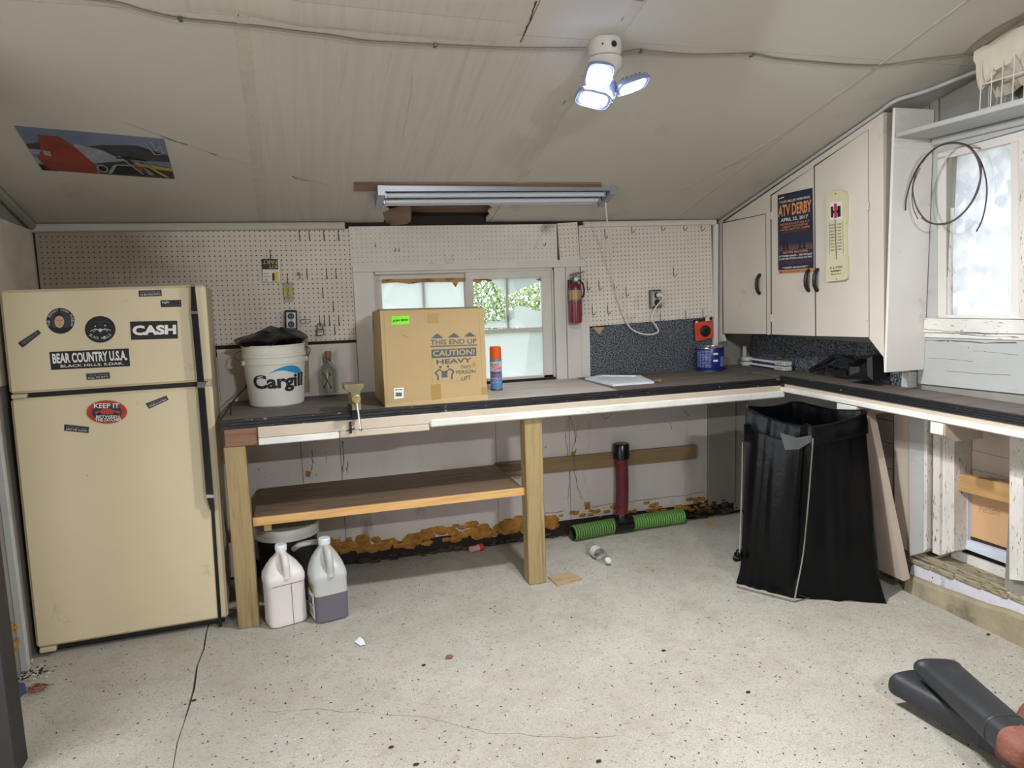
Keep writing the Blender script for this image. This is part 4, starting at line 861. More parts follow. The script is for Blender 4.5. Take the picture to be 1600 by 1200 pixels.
# the wall goes on to the right of the frame
for z0, z1, d, m in ((1.005, 1.285, .012, 'paintr'), (1.29, 1.315, .014, 'peelx'), (1.318, 1.343, .022, 'peelx')): MB().box(XR-d, XR, -3.2, on('x', XR, 1642, 560)[1], z0, z1, .001).build('board', m, wall_right)
MB().box(XR-.010, XR, -2.30, UW[1]+.0, 1.344, 2.12, .002).build('casing', 'paintr', wall_right); MB().box(XR-.008, XR, -3.2, -2.303, 1.344, 2.12, .002).build('board', 'paintr', wall_right); MB().box(XR-.012, XR, -3.2, -2.02, .30, .96, .002).build('board', 'pinkish', wall_right)
# shelf over the window, joins the cabinet side
sy = out[3][1]
t = T('wall_shelf', 'painted shelf board running above the right window from the cabinet', 'shelf', (2.73, -1.9, 2.16))
MB().box(CX, XR-.003, -3.0, ys-.0165, 2.151, 2.172, .003).build('board', 'paintr', t); MB().box(XR-.03, XR-.004, -3.0, ys-.017, 2.12, 2.150, .003).build('cleat', 'paintr', t)
# wall above the shelf
rb('board', [(1437, 168), (1452, 160), (1452, 220), (1437, 224)], .006, 'paintdk'); rb('board', [(1453, 160), (1466, 153), (1466, 214), (1453, 219)], .010, 'paintdk')
# white wire basket full of cloth
y0, y1, bx0, bx1, bz = -1.80, -2.35, 2.655, 2.825, 2.175
t = T('wire_basket', 'white wire basket standing on the shelf above the right window', 'basket', (2.74, -2.07, bz))
b = MB()
for z in (bz+.004, bz+.10, bz+.215): b.tube([(bx0, y0, z), (bx0, y1, z), (bx1, y1, z), (bx1, y0, z)], .003, 6, 0, True)
b.build('hoops', 'basketwire', t)
ng = 12
for i in range(ng+1):
    y = y0+(y1-y0)*i/ng; MB().tube([(bx0, y, bz+.215), (bx0, y, bz), (bx1, y, bz), (bx1, y, bz+.215)], .0024, 6).build('wire', 'basketwire', t)
for i in range(1, 4):
    x = bx0+(bx1-bx0)*i/4; MB().tube([(x, y0, bz+.215), (x, y0, bz), (x, y1, bz), (x, y1, bz+.215)], .0024, 6).build('wire', 'basketwire', t)
b = MB(); rings = []
for i in range(15):
    q = i/14; y = y0+.03+(y1-y0-.0)*q; R = []
    for k in range(26):
        a = 2*pi*k/26; wob = .75+.35*sin(q*9+k*.9)*.5+.28*nz((q*6, cos(a)*2, sin(a)*2), 1.3)
        zz = sin(a); hgt = (.12 if zz > 0 else .14)
        over = .035*max(0, zz) if cos(a) < 0 else 0
        R.append(V((2.735+.012*nz((q*14, a*2, 3))+cos(a)*(.085 if zz < .2 else .09)*(.85+.15*wob)-over, y, min(bz+.185+zz*hgt*wob+.02*sin(q*5), czat(y)-.012))))
    rings.append(R)
tag(b.loft(rings).build('cloth_bundle', 'cloth', org=(2.74, -2.07, bz+.1)), 'crumpled off-white cloth stuffed into the wire basket', 'cloth')
b = MB(); rings = []
for i in range(13):
    q = i/12; y = y0+.055-.62*q; R = []
    for k in range(22):
        a = 2*pi*k/22; rr = (.6+.4*sin(pi*min(1, q*2.2+.12)))*(1+.22*nz((q*4+7, cos(a)*1.7, sin(a)*1.7), 1.2))
        R.append(V((2.70+cos(a)*.095*rr, y, min(bz+.335+.03*q+sin(a)*.075*rr, czat(y)-.008))))
    rings.append(R)
tag(b.loft(rings).build('cloth_bag', 'cloth', org=(2.70, -2.07, bz+.33)), 'pale padded cloth bundle lying on top of the wire basket, against the ceiling', 'cloth')
# coil of brown cable on a nail by the window
def cx(u, v, X=None): return on('x', 2.695+.0011*(u-1430) if X is None else X+.0011*(u-1430)-.105, u, v)
C = [(1437, 300), (1432, 268+10), (1440, 255), (1452, 240), (1468, 228), (1486, 223), (1503, 225), (1516, 232), (1526, 246), (1531, 262), (1532, 280), (1527, 300), (1516, 320), (1502, 336), (1486, 347), (1468, 351), (1450, 346), (1438, 334), (1430, 318), (1426, 298), (1428, 282), (1434, 264), (1446, 246), (1462, 231), (1482, 224.5), (1502, 225), (1519, 233.5), (1530, 250), (1533, 268), (1529, 290), (1520, 312), (1506, 331), (1488, 345), (1468, 350), (1452, 348), (1440, 340)]
b = MB(); b.tube(spline([cx(u, v, 2.80+.006*sin(i*.7)) for i, (u, v) in enumerate(C[2:])], 5), .0034, 7)
b.tube(spline([cx(1414.8, 329), cx(1416, 310), cx(1422, 288), cx(1432, 265), cx(1446, 245), cx(1464, 230), cx(1484, 223), cx(1504, 224.5), cx(1520, 232)], 6), .0034, 7)
b.tube(spline([cx(1500, 224), cx(1517, 232), cx(1530, 248), cx(1538, 268), cx(1542, 293), cx(1540, 320), cx(1534, 345), cx(1525.5, 362)], 6), .003, 7)
b.tube(spline([cx(1438, 262, 2.806), cx(1428, 285, 2.806), cx(1425, 305, 2.806), cx(1427, 325, 2.806), cx(1434, 342, 2.806)], 6), .002, 6)
tag(b.build('cable_coil', 'cablebrown', org=cx(1480, 285)), 'coil of thin brown cable hanging beside the frosted window', 'cable'); c = cx(1517, 231)
MB().tube([c+V((-.012, 0, 0)), V((XR-.002, c.y, c.z))], .002, 6).build('nail', 'steel', wall_right)
rb('gap_strip', [(1433.2, 224), (1437.3, 224), (1436.3, 578), (1433.2, 578)], .003, 'crack')
def rcrack(px, wd=.003, d=.0128, m='crack'):
    P = []
    for a, c in zip(px, px[1:]): P += [on('x', XR-d, a[0]+(c[0]-a[0])*k/5, a[1]+(c[1]-a[1])*k/5+R1.uniform(-.7, .7)) for k in range(5)]
    ribbon(P, wd, (-1, 0, 0), 0, R1).build('wall_crack', m, wall_right)
rcrack([(1437, 531), (1480, 532), (1540, 536), (1600, 535)], .003, .0145); rcrack([(1440, 514), (1500, 519), (1560, 521)], .002, .0225); rcrack([(1500, 522.5), (1560, 526), (1600, 527)], .0025, .0145); rcrack([(1450, 560), (1490, 562), (1530, 566)], .0012); rcrack([(1480, 580), (1540, 585), (1590, 586)], .0012); rcrack([(1520, 548), (1560, 551), (1598, 556)], .0012)
# the low opening: board wall behind, jambs, sill, pet door
w3 = struct(MB().box(XR+.11, XR+.15, LW[1], LW[0], LW[2], LW[3]).build('window_3', 'darkgap'))
def lw(name, px, X, th, m): return slab('x', X, px, th, name, m, w3)
RXP = XR+.10
for k, (a, c) in enumerate(((640, 694.5), (696, 724), (725.5, 752), (753, 800))):       # horizontal boards, joints left open
    s_ = .24
    MB().prism([on('x', RXP-.002*(k % 2), 1484, a-1), on('x', RXP-.002*(k % 2), 1592, a-1+(1592-1484)*s_), on('x', RXP-.002*(k % 2), 1592, c+(1592-1484)*s_), on('x', RXP-.002*(k % 2), 1484, c)], (.02, 0, 0)).build('board', 'pinkish', w3)
lw('tan_board', [(1482, 737), (1581, 758), (1581, 787.5), (1481, 762)], XR+.02, .035, 'boardtan')
lw('label_strip', [(1490, 764), (1502, 767), (1502, 868), (1490, 865)], RXP-.012, .006, 'petframe')
for k in range(4): lw('printed_line', [(1490.5, 815+13*k), (1501.5, 818+13*k), (1501.5, 819.2+13*k), (1490.5, 816.2+13*k)], RXP-.0128, .001, 'ink')
pf = lw('pet_door_frame', [(1502, 768), (1511.5, 770), (1511.5, 844), (1592, 869), (1592, 888), (1501.5, 855)], RXP-.03, .03, 'petframe'); slab('x', RXP-.036, [(1501.5, 850), (1592, 876), (1592, 888), (1501.5, 855)], .006, 'frame_lip', 'petframe', pf)
fl = lw('pet_flap', [(1515, 766), (1592, 780), (1592, 868), (1514, 841)], RXP-.006, .004, 'flap')
p = Print(*[on('x', RXP-.0066, *q) for q in [(1530, 789), (1563, 795), (1563, 806), (1530, 800)]], (-1, 0, 0), [mat('flap_print', 'a5805c', .6)]); p.text('PetSafe', 0, 0, 1, 1, p.mats[0], 0, .0); p.build('flap_lettering', fl)
lw('dark_gap', [(1513, 837), (1592, 863), (1592, 872), (1513, 844)], RXP-.010, .004, 'grime'); lw('frame_edge', [(1511.5, 769), (1514.5, 769.5), (1514, 845), (1511.5, 844)], RXP-.018, .02, 'white')
lw('sill_board', [(1486, 858), (1592, 896), (1592, 912), (1486, 872)], RXP-.02, .02, 'peelx')
MB().box(XR-.01, RXP+.02, LW[1]-.02, LW[0]+.06, LW[2]-.02, LW[2]+.012, .004).build('window_sill', 'sillwood', w3)
lw('jamb', [(1468, 644), (1491.5, 650), (1490.5, 861), (1468, 868)], XR-.005, .10, 'peelz')
lw('post', [(1577.5, 676), (1600, 680), (1600, 908), (1577, 905)], XR-.02, .05, 'peelz')
rb('post', [(1458.5, 641), (1469, 644), (1468, 868), (1457, 863)], .022, 'peelz'); rb('board', [(1420, 633), (1449, 640), (1447, 862), (1421, 869)], .034, 'paintr'); rb('board', [(1397, 627), (1419.5, 633), (1420.5, 862), (1398, 848)], .020, 'pinkish'); rb('bead', [(1444, 639), (1449.5, 640), (1448, 858), (1443, 862)], .040, 'peelz')
rb('gap_strip', [(1449, 640), (1458.5, 642), (1457, 858), (1449, 856)], .004, 'rust'); rb('post', [(1600.5, 680), (1660, 694), (1660, 940), (1600.5, 910)], .028, 'peelz')
for k, (a, c) in enumerate(((620, 655), (656.5, 690), (691.5, 730), (731.5, 790), (791.5, 850))): rb('board', [(1335, a-12), (1396, a+3), (1396, c+3), (1335, c-12)], .006+.002*(k % 2), 'paintdk')
# footing: concrete curb, whitewashed band, stones on the ledge
b = MB(); ring = []
ct = [(-.72, .0), (-.72, .07), (-1.4, .075), (-2.0, .12), (-3.2, .14)]
ysq = arcpts(40, -1.38, -3.2)
for y in ysq:
    h = .078+(-1.42-y)*.08+.010*nz((y*6, 0, 0)); ring.append([V((XR+.05, y, 0)), V((XR+.05, y, h+.01)), V((2.815+.006*nz((y*9, 2, 0)), y, h)), V((2.800+.006*nz((y*7, 5, 0)), y, h-.012)), V((2.797+.005*nz((y*5, 8, 0)), y, .0))])
b.loft(ring, 0, False).build('curb', 'curb', wall_right)
b = MB(); ring = []
for y in ysq:
    h = .078+(-1.42-y)*.08; ring.append([V((XR+.05, y, h-.02)), V((XR+.05, y, h+.075)), V((2.842+.004*nz((y*11, 2, 0)), y, h+.072)), V((2.828+.006*nz((y*9, 5, 0)), y, h+.0)), V((2.828, y, h-.02))])
b.loft(ring, 0, False).build('whitewash_band', 'curbwhite', wall_right)
y = -1.36
while y > -2.7:
    d = R1.uniform(.07, .16); h = .15+(-1.42-y)*.055; MB().box(2.832-R1.uniform(0, .008), XR+.03, y-d, y-.003, h-.012, h+.016, .006).build('ledge_piece', 'sillwood', wall_right); y -= d
# ------------------------------------------------------------------ ceiling lamp with three LED heads
def led_lamp(LC, heads, power, label):
    t = T('led_lamp', label, 'lamp', LC)
    MB().lathe([(.056, .012), (.058, 0), (.058, -.03), (.052, -.045)], LC, (0, 0, 1), 28).build('ceiling_box', 'lampbase', t)
    for a, kr in ((-1.55, .0035), (-.85, .011)): MB().lathe([(kr, 0), (kr, .002)], LC+V((.058*sin(a+1.0), -.058*cos(a+1.0), -.018)), (sin(a+1.0), -cos(a+1.0), 0), 12).build('knockout', 'black', t)
    MB().lathe([(.050, -.045), (.060, -.052), (.058, -.085), (.040, -.105), (.033, -.125), (.033, -.135)], LC, (0, 0, 1), 28).build('socket', 'lampbase', t)
    hub = LC+V((.005, 0, -.155))
    MB().lathe([(.02, .03), (.034, .02), (.034, -.02), (.026, -.035)], hub, (0, 0, 1), 20).build('hub', 'ledwhite', t)
    for off, lx, nrm, L, Wd in heads:
        c = LC+V(off); nrm = V(nrm).normalized(); lx = V(lx); lx = (lx-nrm*lx.dot(nrm)).normalized(); ly = nrm.cross(lx)
        st = [(cos(a), sin(a)) for a in arcpts(33, 0, 2*pi)[:-1]]
        def o(sc, d, pw=.55): return [c+lx*(L/2*sc*math.copysign(abs(p)**pw, p))+ly*(Wd/2*sc*math.copysign(abs(q)**pw, q))+nrm*d for p, q in st]
        b = MB(); b.loft([o(.75, -.024), o(.95, -.018), o(1, -.008), o(1, .0), o(.94, .003), o(.9, .0005)]); h = b.build('lamp_head', 'ledwhite', t)
        for k in range(5): MB().obox(c-nrm*.026+lx*(L*.13*(k-2)), lx, ly, nrm, .004, Wd*.7, .010).build('fin', 'ledwhite', h)
        b = MB(); b.loft([o(.72, .0015), o(.70, .003)]); b.build('led_panel', 'led', h)
        MB().tube([c-lx*(L/2), hub], .006, 8).build('arm', 'ledwhite', h)
        l = bpy.data.lights.new('led_light', 'AREA'); l.shape = 'ELLIPSE'; l.size = L*.66; l.size_y = Wd*.66; l.energy = power; l.color = (.93, .97, 1)
        lo = bpy.data.objects.new('led_light', l); COL.objects.link(lo); lo.location = c+nrm*.012; lo.rotation_euler = (-nrm).to_track_quat('Z', 'Y').to_euler()
LC = onceil(945, 68)
hp_ = lambda u, v, dy: on('y', LC.y+dy, u, v)-LC
HEADS = [(hp_(989, 135, -.02), (1, -.12, 0), (.30, -.36, -.88), .135, .078), (hp_(927, 156, -.06), (-.94, -.15, -.30), (-.22, -.42, -.88), .130, .080), (hp_(937, 118, -.05), (-.8, .1, .1), (-.10, -.74, -.66), .100, .088)]
led_lamp(LC, HEADS, LAMP_POWER, 'white LED ceiling lamp with three glowing adjustable heads')
LC2 = V((1.12, -4.9, CZ-SL*YRIDGE+SL*(-4.9-YRIDGE)))
led_lamp(LC2, [(V((.09, .03, -.17)), (1, .1, 0), (.35, .45, -.82), .135, .078), (V((-.09, .03, -.17)), (-1, .1, 0), (-.35, .45, -.82), .135, .085), (V((0, .09, -.17)), (0, 1, 0), (0, .75, -.65), .115, .10)], REAR_POWER, 'second LED ceiling lamp, behind the camera on the far ceiling slope')
# old cable along the ceiling
def ceilcable(px, r, nm, label, m='cablegrey', drop=.006, clips=()):
    b = MB(); b.tube(spline([onceil(u, v, drop) for u, v in px], 6), r, 6)
    o = b.build(nm, m, org=onceil(*px[len(px)//2], drop)); tag(o, label, 'cable')
    for u, v in clips: c = onceil(u, v, .006); MB().box(c.x-.006, c.x+.006, c.y-.012, c.y+.012, c.z-.006, c.z+.004, .002).build('clip', 'steel', o)
ceilcable([(100, -6), (180, 5), (230, 19), (282, 30), (340, 36), (400, 42), (460, 50), (520, 57), (570, 65), (640, 69), (700, 72), (800, 76), (915, 76.5)], .0042, 'ceiling_cable', 'old grey cable running along the ceiling left of the lamp', clips=((680, 71), (282, 30)))
ceilcable([(972, 84), (985, 81), (1000, 79.5), (1030, 83), (1080, 86.5), (1130, 86), (1175, 85), (1210, 92), (1260, 97), (1330, 102.5), (1390, 102), (1440, 94), (1530, 84)], .0042, 'ceiling_cable', 'old grey cable running along the ceiling right of the lamp', clips=((1001, 80), (1175, 86)))
b = MB(); px = [(1112, 344), (1150, 322), (1200, 286), (1240, 262), (1300, 215), (1345, 183), (1375, 166), (1400, 158)]
P = [on('x', CX-.008, u, v) for u, v in px]; P = [V((p.x, p.y, czat(p.y)-.014)) for p in P]+[V((2.70, -1.50, czat(-1.5)-.012)), V((2.78, -1.66, czat(-1.66)-.02)), V((2.83, -1.775, czat(-1.775)-.03))]
tag(b.tube(spline(P, 5), .0085, 8).build('white_conduit', 'paintr', org=P[4]), 'white painted cable along the ceiling edge above the cabinet doors', 'cable')
b = MB(); c = onceil(520, 315); 
# ------------------------------------------------------------------ old fluorescent strip light
t = T('strip_light', 'long grey fluorescent strip light on the ceiling above the back window', 'light fixture', (1.05, -.43, 2.04))
fx0, fx1, fy = .445, 1.665, -.40
fz = lambda x, y=-.40: 2.010+.010*(x-fx0)-.28*(y+.40)
def fpr(y0, y1, z0, z1, nm, m, x0=fx0, x1=fx1, par=t): 
    return MB().prism([(x0, y0, fz(x0, y0)+z0), (x0, y1, fz(x0, y1)+z0), (x0, y1, fz(x0, y1)+z1), (x0, y0, fz(x0, y0)+z1)], (x1-x0, 0, fz(x1)-fz(x0))).build(nm, m, par)
fpr(fy-.085, fy+.075, .012, .020, 'reflector', 'fixture'); fpr(fy-.089, fy-.083, -.008, .024, 'reflector_lip', 'fixture'); fpr(fy+.072, fy+.078, -.012, .020, 'reflector_lip', 'tube'); fpr(fy-.025, fy+.025, .018, .032, 'channel', 'fixture')
for dy in (-.075, -.02, .02, .06): fpr(fy+dy-.006, fy+dy+.006, .006, .0125, 'reflector_rib', 'tube')
for dy in (-.038, .038):
    MB().tube([(fx0+.03, fy+dy, fz(fx0, fy+dy)-.006), (fx1-.03, fy+dy, fz(fx1, fy+dy)-.006)], .0127, 14).build('glass_tube', 'tube', t)
for x in (fx0, fx1): MB().prism([(x-.012, fy-.092, fz(x, fy-.092)-.028), (x-.012, fy+.080, fz(x, fy+.08)-.030), (x-.012, fy+.080, fz(x, fy+.08)+.028), (x-.012, fy-.092, fz(x, fy-.092)+.024)], (.034, 0, 0)).build('end_cap', 'fixture', t)
for dy in (-.038, .038):
    for x in (fx0+.024, fx1-.03): MB().box(x, x+.014, fy+dy-.014, fy+dy+.014, fz(x, fy+dy)-.024, fz(x, fy+dy)+.012, .003).build('lamp_holder', 'fixture', t)
ch = [V((fx1-.04, fy-.03, fz(fx1)-.02)), V((fx1-.04, fy-.03, fz(fx1)-.17)), V((fx1-.04, fy-.03, 1.73))]
MB().tube(ch, .0010, 5).build('pull_chain', 'steel', t); MB().lathe([(.001, -.006), (.004, -.003), (.004, .003), (.001, .006)], ch[-1], (0, 0, 1), 10).build('chain_bead', 'white', t)
q0 = onceil(553, 284.5, .001); q1 = onceil(940, 285, .001); q2 = onceil(940, 293, .001); q3 = onceil(553, 297, .001)
tag(MB().prism([q0, q1, q2, q3], (0, 0, -.007)).build('mounting_board', 'oldwood', org=(q0+q2)/2), 'thin brown board on the ceiling behind the strip light', 'board')
# its white cord, looping down to the plugged outlet
so, c, n_, ex_, ez_ = o2
pl = c+n_*.062+ez_*.022+ex_*.006
P = [V((fx1+.005, fy+.01, fz(fx1)-.005)), on('y', -.36, 947, 330), on('y', -.25, 951, 365), on('y', -.12, 956, 415), on('y', -.07, 963, 455), on('y', -.05, 972, 485), on('y', -.045, 980, 505), on('y', -.05, 988, 515), on('y', -.07, 1003, 521.5), on('y', -.08, 1018, 522.5), on('y', -.08, 1028, 519), on('y', -.075, 1027, 512), on('y', -.07, 1020, 502), on('y', -.065, 1019.5, 494), on('y', -.07, 1025, 480), pl+n_*.03+ex_*.012-ez_*.02, pl+n_*.02]
t = T('light_cord', 'white power cord drooping from the strip light to the right-hand outlet', 'cord', P[8])
MB().tube(spline(P, 7), .0046, 8).build('cord', 'cordwhite', t); MB().lathe([(.015, -.008), (.016, .004), (.010, .022), (.006, .028)], pl+n_*.0, n_, 14).build('plug', 'cordwhite', t)
# thin black cord beside the pail on the left
P = [on('y', -.20, 388, 590), on('y', -.24, 384, 605), on('y', -.30, 374, 615), on('y', -.36, 366, 624), on('y', -.44, 361, 634)]
P = [V((p.x, p.y, max(p.z, BZ+.006))) for p in P]; tag(MB().tube(spline([V((-.20, -.03, 1.11))]+P+[V((P[-1].x, P[-1].y-.05, BZ+.005))], 6), .004, 6).build('power_lead', 'black', org=P[2]), 'thin black cord lying on the bench end between the fridge and the pail', 'cord')
# photo poster on the ceiling
pr = Print(*[onceil(u, v, .0025) for u, v in [(22, 197), (256, 217.5), (273, 279.5), (66, 265.5)]], (0, -SL, -1), ['skyblue'], .0005); pr.base(.0015)
pr.poly([(0, .62), (.12, .70), (.30, .60), (.52, .74), (.78, .80), (1, .62), (1, .45), (.55, .42), (0, .40)], 'photodark', 1)
pr.poly([(.34, .74), (.52, .62), (.66, .38), (.42, .28), (.30, .5)], 'posterpale', 2).rect(0, .40, .12, .52, 'posterpale', 2).rect(0, .18, .10, .32, 'posterpale', 2).poly([(0, .0), (.12, .0), (.1, .18), (0, .14)], 'ink', 2)
pr.poly([(.06, .02), (.40, .0), (.42, .22), (.34, .62), (.26, .86), (.12, .84), (.08, .50), (.02, .30)], 'canred', 3).poly([(.09, .52), (.14, .50), (.13, .38), (.085, .40)], 'posterpale', 4).line([(.14, .7), (.28, .66), (.30, .58), (.2, .5)], .03, 'canred', 4)
pr.poly([(.44, .30), (.66, .40), (1, .28), (1, .0), (.42, .0)], 'photodark', 2).poly([(.52, .04), (.58, .26), (.70, .27), (.78, .05)], 'ink', 4).line([(.50, .04), (.57, .28), (.70, .30), (.82, .08)], .025, 'posterpale', 4)
for k in range(5): pr.line([(.62+.05*k, .52-.04*k), (.76+.04*k, .08)], .014, ('posterpale', 'ink')[k % 2], 5)
pr.poly([(.72, .38), (1.0, .30), (.995, .22), (.70, .30)], 'photoyellow', 5).line([(.84, .26), (.95, .04)], .03, 'photoyellow', 6).poly([(.70, .30), (.80, .28), (.74, .18)], 'canred', 6).line([(.60, .46), (.70, .50), (.82, .44)], .02, 'ink', 6).disc(.46, .16, .04, .10, 'posterpale', 4).disc(.46, .16, .03, .07, 'ink', 5)
for a_, b_ in (((.85, .95), (.90, .62)), ((.90, .95), (.92, .72)), ((.92, .72), (.96, .86)), ((.96, .86), (.97, .66)), ((.97, .66), (.90, .62))): pr.line([a_, b_], .012, 'posterpale', 6)
tag(pr.build('ceiling_poster', org=onceil(155, 240)), 'glossy photo poster of bikes and a red fuel can stuck to the ceiling', 'poster')
# ------------------------------------------------------------------ things on the benches
def cylprint(base, axis_r, mats, facing=None):        # print wrapped round an upright cone: x = angle in degrees from the camera side, y = height
    p = Print((0, 0, 0), (1, 0, 0), (1, 0, 0), (0, 0, 0), (0, -1, 0), mats); b0 = V(base); d = CAM-b0; a0 = atan2(d.y, d.x)
    def mp(x, y, lay): a = a0+radians(x); r = axis_r(y)+.0016+.0005*lay; return b0+V((cos(a)*r, sin(a)*r, y))
    p.map = mp; return p
def curved_rect(p, x0, y0, x1, y1, m, lay=1, n=10):
    for k in range(n): p.poly([(x0+(x1-x0)*k/n, y0), (x0+(x1-x0)*(k+1)/n, y0), (x0+(x1-x0)*(k+1)/n, y1), (x0+(x1-x0)*k/n, y1)], m, lay)
# white pail with the black bag in it
pc = V((-.108, -.212, BZ)); pr_ = lambda z: .1342+.018*(z-.006)/.209
t = T('pail', 'white plastic pail with blue and black lettering on the left bench end', 'pail', pc)
b = MB(); b.lathe([(.128, .0), (.134, .006), (.152, .215), (.1575, .216), (.1575, .228), (.1525, .230), (.1530, .248), (.1590, .249), (.1590, .262), (.1545, .264), (.155, .300), (.158, .302), (.158, .309), (.149, .309), (.146, .29), (.126, .02)], pc, (0, 0, 1), 44, 0, True, True, True); b.build('body', 'pail', t)
for a in (-2.75, .12):
    d = V((cos(a), sin(a)-.0, 0)); MB().lathe([(.014, 0), (.014, .010), (.010, .014)], pc+d*.153+V((0, 0, .222)), d, 12).build('handle_ear', 'pail', t)
e0, e1 = pc+V((cos(-2.75), sin(-2.75), 0))*.165+V((0, 0, .222)), pc+V((cos(.12), sin(.12), 0))*.165+V((0, 0, .222))
MB().tube(spline([e0, e0+V((-.035, .06, .03)), e0+V((-.01, .19, .05)), e0.lerp(e1, .5)+V((0, .215, .055)), e1+V((.01, .12, .05)), e1], 6), .0025, 6).build('bail_handle', 'steel', t)
p = cylprint(pc, pr_, ['ink'])
p.text('Cargill', -46, .075, 62, .165, 'ink', 1, .035, 0)
sw_ = [(-14, .164, .164), (-6, .180, .176), (4, .192, .183), (13, .200, .184), (22, .205, .180), (31, .205, .172), (40, .201, .165), (48, .192, .161), (54, .178, .162), (57, .168, .165)]
for (a0, u0, l0), (a1, u1, l1) in zip(sw_, sw_[1:]): p.poly([(a0, l0), (a1, l1), (a1, u1), (a0, u0)], 'blue', 1)
p.build('lettering', t)
gb = pc+V((-.006, 0, .30)); b = MB(); rings = []
for i in range(11):
    q = i/10; R = []
    for k in range(36):
        a = 2*pi*k/36; r = (.122 if q < .36 else .130+.052*sin(pi*min(1, (q-.3)*1.5)))*(1-.55*max(0, q-.62)/.38)*(1+(.13 if q > .36 else .03)*nz((cos(a)*2.2, sin(a)*2.2, q*3)))
        R.append(gb+V((cos(a)*r*1.02, sin(a)*r*.92, -.035+q*.115+.018*nz((cos(a)*2+5, sin(a)*2, q*2), 1.5)+(-.01 if cos(a) < 0 else .008)*q)))
    rings.append(R)
b.loft(rings); tag(b.build('garbage_bag', 'bag', org=gb), 'crumpled black plastic bag stuffed into the top of the white pail', 'bag')
# dark mould-stained board behind the pail
o = slab('y', -.02, [(470, 527), (481, 526.5), (484, 612), (468, 614)], .006, 'stained_board', 'sillwood', org=on('y', -.02, 477, 570)); tag(o, 'narrow mould-stained board on the wall between the pail and the bottle', 'board')
# glass bottle with cork
bc = on('z', BZ, 516, 617); bc = V((bc.x, max(min(bc.y, -.07), -.3), BZ)); hh = on('y', bc.y, 514, 549)[2]-BZ; s_ = hh/.285
t = T('glass_bottle', 'clear cork-stoppered bottle with crossed bones on it behind the vise', 'bottle', bc)
b = MB(); b.lathe([(r*s_, z*s_) for r, z in [(.040, 0), (.052, .004), (.054, .02), (.055, .12), (.056, .165), (.048, .190), (.028, .205), (.0185, .215), (.018, .232), (.022, .234), (.022, .242), (.016, .242), (.0155, .214), (.03, .200), (.049, .165), (.048, .03), (.040, .022)]], bc, (0, 0, 1), 32); b.build('bottle', 'bottleglass', t)
MB().lathe([(r*s_, z*s_) for r, z in [(.013, .222), (.0155, .242), (.0185, .245), (.020, .283), (.018, .286)]], bc, (0, 0, 1), 20).build('cork', 'cork', t)
p = cylprint(bc, lambda y: .0556*s_, ['ink'])
for q in (1, -1): p.line([(-36, .09+.035*q), (4, .09-.035*q)], .009, 'ink', 1)
for x_, y_ in ((-36, .125), (-36, .055), (4, .125), (4, .055)): p.disc(x_-3, y_+.004, 4, .005, 'ink', 1, 10).disc(x_+3, y_-.004, 4, .005, 'ink', 1, 10)
b = p.b
for v_i in range(len(b.v)): pass
p.build('crossbones', t)
# bench vise
vx = on('y', -.70, 556.5, 640)[0]; vz = lambda v: on('y', -.70, 556, v)[2]
t = T('bench_vise', 'small gold-coloured vise clamped to the front edge of the workbench', 'vise', (vx, -.69, BZ))
MB().box(vx-.030, vx+.022, -.70, -.56, BZ+.002, BZ+.028, .005).box(vx-.020, vx+.014, -.705, -.672, BZ-.03, BZ+.02, .004).build('base', 'black', t)
MB().box(vx-.026, vx+.016, -.655, -.575, BZ+.026, BZ+.085, .008).build('body', 'vise', t)
MB().prism([(vx-.052, -.655, vz(600)), (vx+.036, -.655, vz(600)), (vx+.036, -.655, vz(606)), (vx+.016, -.655, vz(613)), (vx-.030, -.655, vz(613)), (vx-.052, -.655, vz(608))], (0, .05, 0)).build('fixed_jaw', 'vise', t)
MB().prism([(vx-.050, -.735, vz(598.5)), (vx+.038, -.735, vz(599)), (vx+.040, -.735, vz(603)), (vx+.020, -.735, vz(611)), (vx+.020, -.735, vz(639)), (vx-.020, -.735, vz(639)), (vx-.020, -.735, vz(612)), (vx-.048, -.735, vz(605))], (0, .07, 0)).build('sliding_jaw', 'vise', t)
sc = V((vx, -.735, vz(621)))
MB().lathe([(.020, 0), (.020, .018), (.013, .022), (.013, .036), (.016, .038), (.016, .046)], sc, (0, -1, 0), 20).build('screw_head', 'brass', t)
MB().tube([sc+V((.0, -.028, .016)), sc+V((.002, -.030, -.02)), on('y', -.77, 564, 671)], .0052, 8).lathe([(.002, -.007), (.0078, -.004), (.0078, .004), (.002, .007)], on('y', -.77, 564, 671.5), (0, 0, 1), 10).build('handle_bar', 'chrome', t)
MB().tube([(vx-.03, -.685, BZ-.045), (vx-.03, -.685, BZ-.10)], .006, 8).tube([(vx-.045, -.69, BZ-.085), (vx-.012, -.69, BZ-.078)], .003, 6).build('clamp_screw', 'black', t)
